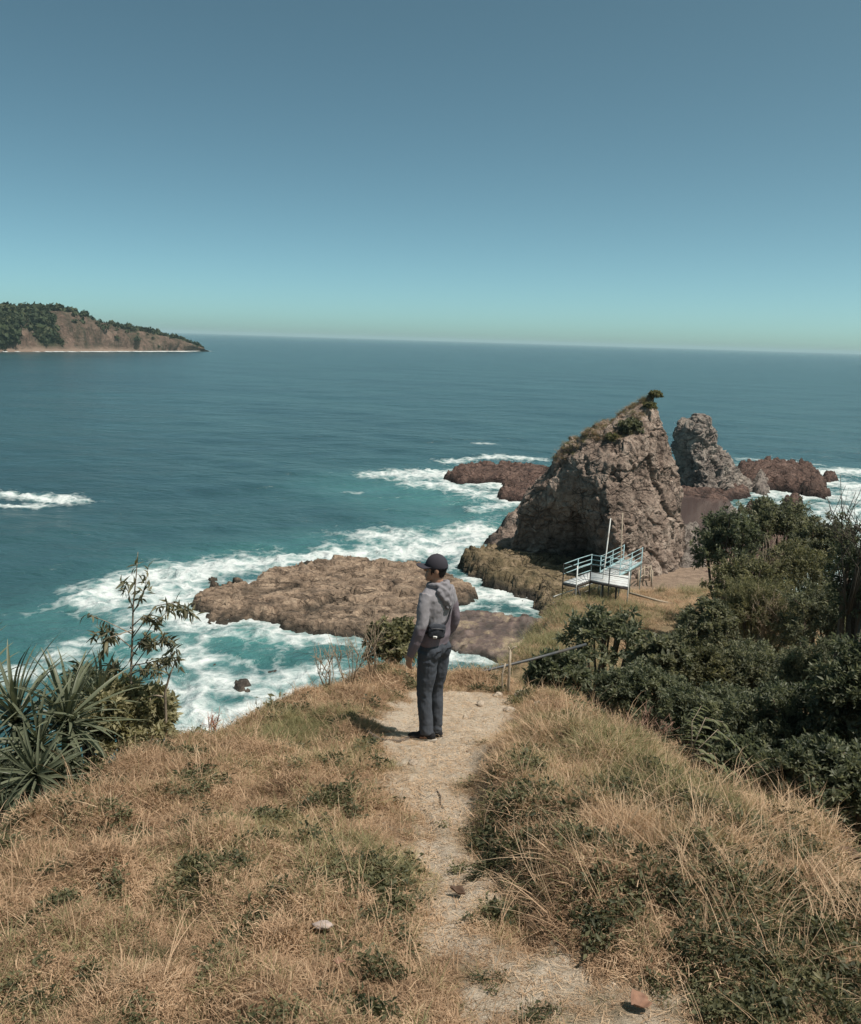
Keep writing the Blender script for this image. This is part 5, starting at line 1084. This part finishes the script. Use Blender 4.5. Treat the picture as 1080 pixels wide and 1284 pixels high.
def cloth(name, col, scale=220, var=.12):
    n = N(name); co = n.obj_co(); c = n.ramp(n.noise(scale, 3, co, .6), (.3, tuple(k * (1 - var) for k in col)), (.7, tuple(k * (1 + var) for k in col)))
    return n.done(n.bsdf(c, .9, n.bump(n.noise(scale, 3, co), .3, .002), .15))
M_skin = plain('skin', (.36, .205, .14), .55, .08, 60, 0, 0, .35); M_hair = plain('hair', (.012, .010, .010), .6, .3, 150, .002)
M_trs = cloth('trousers', (.062, .070, .085)); M_capm = cloth('cap cloth', (.045, .042, .052)); M_shoe = cloth('shoe', (.022, .022, .025), 120); M_sole = plain('shoe sole', (.42, .38, .33), .8, .2, 40); M_bagm = cloth('bag cloth', (.042, .046, .056)); M_strap = cloth('strap', (.035, .035, .042))
M_eye = plain('eye', (.05, .04, .035), .2, .1, 50)
n = N('two tone fleece'); co = n.obj_co(); xyz = n.new('SeparateXYZ'); n.l.new(co, xyz.inputs[0])
X_, Y_, Z_ = xyz.outputs
diag = n.math('MULTIPLY', n.math('MAXIMUM', X_, 0.0), .72)                       # the panel line climbs towards the right shoulder
edge_ = n.math('SUBTRACT', Z_, n.math('ADD', 1.12, diag)); f = n.ramp(n.math('ADD', n.math('MULTIPLY', edge_, 60.0), .5), (.0, 0.0), (1.0, 1.0))
nz = n.noise(240, 3, co, .6)
up_ = n.ramp(nz, (.3, (.225, .215, .232)), (.7, (.28, .268, .288))); lo_ = n.ramp(nz, (.3, (.140, .118, .138)), (.7, (.185, .158, .182)))
M_hood = n.done(n.bsdf(n.mix(f, lo_, up_), .95, n.bump(nz, .3, .002), .1))

YAW = R(50); HEAD = R(36)
mp_ = atplane(541, 918); gl = ground_z(mp_[0], mp_[1])
man = thing('person', 'man in dark cap and two tone hoodie standing on the path looking out to sea', 'person', (mp_[0], mp_[1], gl), YAW)
ca, sa = math.cos(YAW), math.sin(YAW)
def foot_drop(x, y): return ground_z(mp_[0] + ca * x - sa * y, mp_[1] + sa * x + ca * y) - gl
FL = (-.105, -.02, foot_drop(-.105, -.02)); FR_ = (.105, .05, foot_drop(.105, .05))
hc = np.array([0, -.012, 0.0])
def hd(v):
    c_, s_ = math.cos(HEAD), math.sin(HEAD); w = v - hc; return np.stack([w[:, 0] * c_ - w[:, 1] * s_, w[:, 0] * s_ + w[:, 1] * c_, w[:, 2]], 1) + hc
def addell(mb, c, r_, head=False):
    v, f_, t_ = ell(c, np.asarray(r_)); mb.add(hd(v) if head else v, f_, t_)
TOR = [(0, 0, .925, .160, .116), (0, 0, .96, .165, .118), (0, 0, 1.0, .162, .115), (0, -.003, 1.08, .160, .114), (0, -.008, 1.18, .174, .118), (0, -.012, 1.27, .186, .122), (0, -.015, 1.34, .188, .116), (0, -.018, 1.39, .168, .098), (0, -.018, 1.43, .118, .080), (0, -.015, 1.465, .072, .066)]
armL = [(-.150, -.015, 1.385), (-.196, -.022, 1.29), (-.236, -.035, 1.13), (-.262, .000, 1.0), (-.272, .052, .87)]
armR = [(.150, -.015, 1.385), (.196, -.022, 1.29), (.236, -.045, 1.13), (.247, -.005, 1.01), (.222, .070, .89)]
armr = [.066, .062, .054, .050, .040]
legL = [(-.080, 0, .86), (-.092, .005, .66), (-.098, .018, .48), (-.104, -.006, .28), (FL[0], FL[1] - .012, FL[2] + .07)]
legR = [(.080, 0, .86), (.092, .012, .66), (.098, .045, .48), (.103, .035, .28), (FR_[0], FR_[1] - .012, FR_[2] + .07)]
legr = [.104, .092, .074, .068, .064]
# body: one continuous skin from the scalp to the feet
mb = MB(); mb.add(*loft([(x, y, z, rx * .86, ry * .84) for x, y, z, rx, ry in TOR[:-1]] + [(0, -.015, 1.46, .062, .06)]))
mb.tube([(0, -.02, 1.36), (0, -.014, 1.45), (0, -.004, 1.54)], [.062, .056, .056], 16)
addell(mb, (0, .0, 1.595), (.074, .094, .108), True); addell(mb, (0, .040, 1.535), (.057, .058, .062), True); addell(mb, (0, .078, 1.495), (.026, .022, .020), True); addell(mb, (0, .076, 1.622), (.050, .018, .013), True)
addell(mb, (0, .088, 1.527), (.024, .012, .007), True); addell(mb, (0, .088, 1.514), (.022, .012, .007), True)
for s in (-1, 1): addell(mb, (s * .078, -.008, 1.578), (.009, .021, .033), True); addell(mb, (s * .040, .062, 1.560), (.022, .022, .018), True)
v, f_, t_ = tube([(0, .086, 1.606), (0, .104, 1.580), (0, .110, 1.564)], [.010, .013, .015], 8); mb.add(hd(v), f_, t_)
for P, rr_, k in ((armL, armr, .8), (armR, armr, .8)):
    q, r_ = smooth_path(P, [x_ * k for x_ in rr_], 12); mb.tube(q, np.clip(r_, .029, 1), 14)
for P in (legL, legR):
    q, r_ = smooth_path(P, [x_ * .78 for x_ in legr], 12); mb.tube(q, r_, 16)
for F_, yw in ((FL, .55), (FR_, .12)):
    d = np.array([-math.sin(yw), math.cos(yw), 0]); b_ = np.array(F_); mb.tube([b_ + (0, 0, .11), b_ + (0, 0, .05), b_ + d * .07 + (0, 0, .040), b_ + d * .15 + (0, 0, .030)], [.045, .042, .036, .026], 12)
def hand(mb, w, d, side, fwd):
    """palm and five fingers: w wrist, d way the hand points, side palm normal (towards the body), fwd thumb side"""
    w = np.asarray(w, float); d = unit(np.asarray(d, float)); side = unit(np.asarray(side, float)); fwd = unit(np.cross(np.cross(d, np.asarray(fwd, float)), d))
    pc = w + d * .052; v, f_, t_ = ell((0, 0, 0), np.array([.016, .040, .052])); v = v[:, :1] * side + v[:, 1:2] * fwd + v[:, 2:] * d; mb.add(v + pc, f_, t_)
    for o_, l_ in ((.029, .070), (.010, .079), (-.010, .074), (-.028, .058)):
        b_ = w + d * .088 + fwd * o_ * .95; p1 = b_ + d * l_ * .42 + side * l_ * .10 + fwd * o_ * .08; p2 = p1 + d * l_ * .30 + side * l_ * .22; p3 = p2 + d * l_ * .16 + side * l_ * .22
        mb.tube([b_ - d * .02, b_, p1, p2, p3], [.0095, .0098, .0092, .0084, .0065], 8)
    b_ = w + d * .030 + fwd * .026; mb.tube([b_ - d * .01, b_ + fwd * .018 + d * .020 + side * .006, b_ + fwd * .026 + d * .048 + side * .016, b_ + fwd * .026 + d * .066 + side * .024], [.013, .0125, .0105, .0075], 8)
hand(mb, (-.272, .054, .872), (-.02, .20, -1), (1, 0, 0), (0, 1, .2)); hand(mb, (.220, .074, .888), (-.16, .26, -1), (-1, 0, 0), (0, 1, .2))
obj('body', remesh(mb, .0055, 'body', M_skin, 3), man)
# hoodie
mb = MB(); mb.add(*loft(TOR)); mb.add(*loft([(0, 0, .912, .148, .105), (0, 0, .925, .160, .116), (0, 0, .965, .161, .117), (0, 0, .98, .15, .106)]))
for P in (armL, armR):
    q, r_ = smooth_path(P, armr, 14); mb.tube(q, r_, 16)
    e_ = np.array(P[-1]); d_ = unit(e_ - np.array(P[-2])); mb.tube([e_ - d_ * .055, e_ - d_ * .02, e_ + d_ * .022], [.0405, .0415, .037], 14)
def folds(v):
    ax_ = np.abs(v[:, 0]); arm = sstep(.17, .20, ax_)
    a_ = .0050 * fbm(v * (9, 9, 10) + (0, 0, 3), 4, 140) + .0030 * ridged(v * 7 + 2, 3, 143) - .002 + .0024 * np.sin((v[:, 2] * 1.2 + v[:, 0] * .8 + v[:, 1] * 1.1) * 60 + 6 * fbm(v * 5, 3, 141)) * (.25 + .6 * arm) * np.clip(.3 + 1.2 * fbm(v * 4, 2, 142), 0, 1.2)
    low = np.exp(-((v[:, 2] - 1.0) / .035) ** 2); return a_ + .008 * low * (1 - arm)
obj('hoodie', remesh(mb, .0085, 'hoodie', M_hood, 3, folds), man)
mb = MB()
th = np.linspace(0, 2 * math.pi, 25)[:-1]; ringp = np.stack([.088 * np.sin(th), -.022 - .083 * np.cos(th), 1.452 + .016 * np.cos(th)], 1); ringp = np.vstack([ringp, ringp[:2]])
v, f_, t_ = tube(ringp, [.027] * len(ringp), 10); mb.add(v, f_, t_)
for c, r_ in (((0, -.108, 1.425), (.112, .046, .046)), ((0, -.122, 1.385), (.104, .042, .056)), ((.012, -.136, 1.335), (.080, .034, .056)), ((.018, -.142, 1.292), (.046, .026, .042))): addell(mb, c, r_)
def hfold(v): return .0050 * np.sin((v[:, 2] - np.abs(v[:, 0] - .015) * .9) * 88 + 3.2 * fbm(v * 9, 2, 150)) * sstep(-.05, -.1, v[:, 1]) + .003 * fbm(v * 25, 2, 151)
me = remesh(mb, .0075, 'hood', cloth('hood fleece', (.205, .195, .212)), 3, hfold); obj('hood', me, man)
mb = MB(); v, f_, t_ = ell((.03, -.085, 1.458), np.array([.035, .03, .022])); mb.add(v, f_, t_); obj('hood_lining', mb.mesh('hood_lining', cloth('hood lining', (.075, .07, .09)), True), man)
# trousers
mb = MB(); mb.add(*loft([(0, .002, .82, .120, .095), (0, .000, .85, .158, .115), (0, -.004, .90, .161, .118), (0, -.002, .955, .150, .108), (0, 0, .99, .140, .100)]))
addell(mb, (-.075, -.055, .865), (.080, .075, .085)); addell(mb, (.075, -.055, .865), (.080, .075, .085))
for P in (legL, legR):
    q, r_ = smooth_path(P, legr, 16); mb.tube(q, r_, 18)
def tfold(v):
    knee = np.exp(-((v[:, 2] - .47) / .09) ** 2) + 1.3 * np.exp(-((v[:, 2] - .13) / .07) ** 2) + .7 * np.exp(-((v[:, 2] - .79) / .05) ** 2)
    return .004 * fbm(v * (9, 9, 12), 3, 160) + .0035 * ridged(v * (13, 13, 8), 3, 163) - .003 + .0048 * knee * np.sin(v[:, 2] * 95 + 50 * v[:, 0] + 5 * fbm(v * 6, 2, 161)) * np.clip(.4 + fbm(v * 6, 2, 162), 0, 1.2)
trs = obj('trousers', remesh(mb, .0085, 'trousers', M_trs, 3, tfold), man)
mb = MB()
for s in (-1, 1):
    for k in range(2): mb.box((s * .078, -.1295 + (.0 if k else 0), .885 - .0 * k), (.085, .006, .006 if k else .004))
obj('pocket', mb.mesh('pocket', M_strap), man)
# shoes
for F_, yw in ((FL, .55), (FR_, .12)):
    s_ = thing('shoe', '', '', F_, yw); del s_['label']; del s_['category']; s_.parent = man
    bpy.data.objects.remove(s_)
    Rm = np.array(Matrix.Rotation(yw, 3, 'Z')); B_ = np.array(F_)
    mb = MB()
    for c, r_ in (((0, -.045, .055), (.040, .050, .045)), ((0, .02, .058), (.042, .075, .038)), ((-.002, .10, .042), (.046, .075, .028)), ((0, -.02, .085), (.043, .048, .04))):
        v, f_, t_ = ell(c, np.array(r_)); mb.add(v @ Rm.T + B_, f_, t_)
    sh_ = obj('shoe', remesh(mb, .006, 'shoe', M_shoe, 3), man)
    a_ = np.linspace(0, 2 * math.pi, 28)[:-1]; ox = .046 * np.sin(a_) * (1 - .12 * np.cos(a_)); oy = .035 + .142 * -np.cos(a_)
    ring = [np.stack([ox * k, (oy - .035) * k + .035, np.full(27, z_)], 1) for k, z_ in ((.96, .002), (1.0, .008), (1.0, .026), (.95, .030))]
    V = np.vstack(ring); mb = MB(); mb.add(V @ Rm.T + B_, gridfaces(4, 27, True)[:, ::-1]); mb.add(ring[0] @ Rm.T + B_, None, np.array([[0, k, k + 1] for k in range(1, 26)])); mb.obj('sole', M_sole, sh_, True)
# cap, hair, eyes
cz0, cr_ = np.array([0, -.002, 1.612]), np.array([.0865, .1065, .106])
nu_, nv_ = 36, 12; ph = np.linspace(.02, 1.74, nv_); th = np.linspace(0, 2 * math.pi, nu_, endpoint=False)
V = np.stack([np.outer(np.sin(ph), np.sin(th)), np.outer(np.sin(ph), np.cos(th)), np.outer(np.cos(ph), np.ones(nu_))], -1)
seam = 1 - .012 * np.exp(-(((th * 3 / math.pi + .0) % 1 - .5) / .06) ** 2); V[..., :2] *= seam[None, :, None]
V = V.reshape(-1, 3) * cr_ + cz0; V[:, 2] += .010 * (V[:, 1] > 0) * (V[:, 1] / .1) * (V[:, 2] < 1.63)
cap = obj('cap', newmesh('cap', hd(V), gridfaces(nv_, nu_, True), M_capm, True), man); so_ = cap.modifiers.new('thick', 'SOLIDIFY'); so_.thickness = .003
mu, mv = 17, 7; V = []
for i in range(mu):
    a_ = (i / (mu - 1) - .5) * 2 * R(66)
    for j in range(mv):
        s = j / (mv - 1); ext = s * .088 * math.cos(a_ * .72) ** .6
        V.append((math.sin(a_) * (.083 + ext * .25), math.cos(a_) * .100 + ext, 1.612 + .004 * s - .020 * (math.sin(a_) ** 2) * (.3 + .7 * s) ))
br = obj('brim', newmesh('brim', hd(np.array(V)), gridfaces(mu, mv), M_capm, True), cap); so_ = br.modifiers.new('thick', 'SOLIDIFY'); so_.thickness = .006
mb = MB(); v, f_, t_ = ell((0, -.002, 1.718), np.array([.008, .008, .005]), 10, 6); mb.add(hd(v), f_, t_); obj('button', mb.mesh('button', M_capm, True), cap)
nu_, nv_ = 30, 9; th = np.linspace(R(62), R(298), nu_); V = []
for j in range(nv_):
    z_ = 1.628 - .112 * j / (nv_ - 1)
    for a_ in th:
        back = (1 - math.cos(a_)) / 2; zz = max(z_, 1.548 - .035 * back + (.03 if abs(math.sin(a_)) > .93 else 0)); k = math.sqrt(max(.05, 1 - ((zz - 1.595) / .112) ** 2)) * (1 - .05 * (j / (nv_ - 1)) ** 2)
        V.append((math.sin(a_) * .0795 * k, math.cos(a_) * .0995 * k, zz))
V = np.array(V); V += .0012 * rng.normal(size=V.shape)
hr = obj('hair', newmesh('hair', hd(V), gridfaces(nv_, nu_), M_hair, True), man); so_ = hr.modifiers.new('thick', 'SOLIDIFY'); so_.thickness = .004
for s in (-1, 1):
    mb = MB(); addell(mb, (s * .030, .0805, 1.595), (.0115, .010, .009), True); obj('eye', mb.mesh('eye', M_eye, True), man)
    mb = MB(); addell(mb, (s * .030, .0900, 1.613), (.018, .006, .004), True); obj('eyebrow', mb.mesh('eyebrow', M_hair, True), man)
# small bag slung across the back
def on_back(x, z, off=0.0):
    rx = np.interp(z, [t[2] for t in TOR], [t[3] for t in TOR]); ry = np.interp(z, [t[2] for t in TOR], [t[4] for t in TOR]); cy_ = np.interp(z, [t[2] for t in TOR], [t[1] for t in TOR])
    return np.array([x, cy_ - ry * max(0, 1 - abs(x / rx) ** (2 / .85)) ** (.425) - off, z])
bagT = thing('shoulder_bag', 'small dark grey pouch slung low on the back of the man', 'bag', man.location, YAW)
mb = MB(); bc = on_back(-.112, 1.075, .026); tl = .10
for c, r_ in (((0, 0, 0), (.086, .030, .070)), ((.045, .003, .035), (.040, .024, .030)), ((-.045, .003, .035), (.040, .024, .030)), ((.045, .003, -.036), (.040, .024, .028)), ((-.045, .003, -.036), (.040, .024, .028))):
    v, f_, t_ = ell(c, np.array(r_)); m3 = np.array(Matrix.Rotation(-.62, 3, 'Z') @ Matrix.Rotation(tl, 3, 'Y')); mb.add(v @ m3.T + bc, f_, t_)
me = remesh(mb, .006, 'pouch', M_bagm, 5, lambda v: .003 * fbm(v * 20, 3, 170)); pouch = obj('pouch', me, bagT)
m3 = np.array(Matrix.Rotation(-.62, 3, 'Z') @ Matrix.Rotation(tl, 3, 'Y'))
def bagbox(name, c, s, mat, par):
    mb = MB(); mb.box((0, 0, 0), s); v = np.vstack(mb.v) @ m3.T + bc + m3 @ np.asarray(c); m2 = MB(); m2.add(v, np.vstack(mb.q)); return m2.obj(name, mat, par)
bagbox('zip', (0, -.029, .030), (.130, .006, .005), plain('zip', (.12, .12, .13), .4, .1, 50), pouch); lb = bagbox('label_patch', (-.018, -.026, -.046), (.036, .012, .020), plain('white patch', (.66, .65, .63), .7, .06, 60), pouch); bagbox('logo', (-.018, -.033, -.046), (.016, .002, .008), M_strap, lb)
sp_ = [on_back(-.045, 1.10, .010), on_back(-.01, 1.125, .008), on_back(.035, 1.16, .006), on_back(.064, 1.235, .007), on_back(.090, 1.30, .008), on_back(.112, 1.36, .010), np.array([.126, -.06, 1.425]), np.array([.122, .0, 1.435]), np.array([.09, .075, 1.38]), np.array([.0, .118, 1.24]), np.array([-.10, .108, 1.12]), np.array([-.172, .02, 1.06]), np.array([-.150, -.085, 1.06]), on_back(-.150, 1.06, .016)]
P, _ = smooth_path(sp_, np.ones(len(sp_)), 60); tg = unit(np.gradient(P, axis=0)); ctr_ = np.stack([np.zeros(60), np.full(60, -.01), P[:, 2]], 1); nrm = unit(P - ctr_); nrm = unit(nrm - tg * (nrm * tg).sum(1)[:, None]); wd_ = np.cross(tg, nrm)
V = np.stack([P - wd_ * .013, P + wd_ * .013, P + wd_ * .013 + nrm * .004, P - wd_ * .013 + nrm * .004], 1).reshape(-1, 3)
obj('strap', newmesh('strap', V, gridfaces(60, 4, True), M_strap), bagT)

man.scale = bagT.scale = (.95, .95, 1.03)
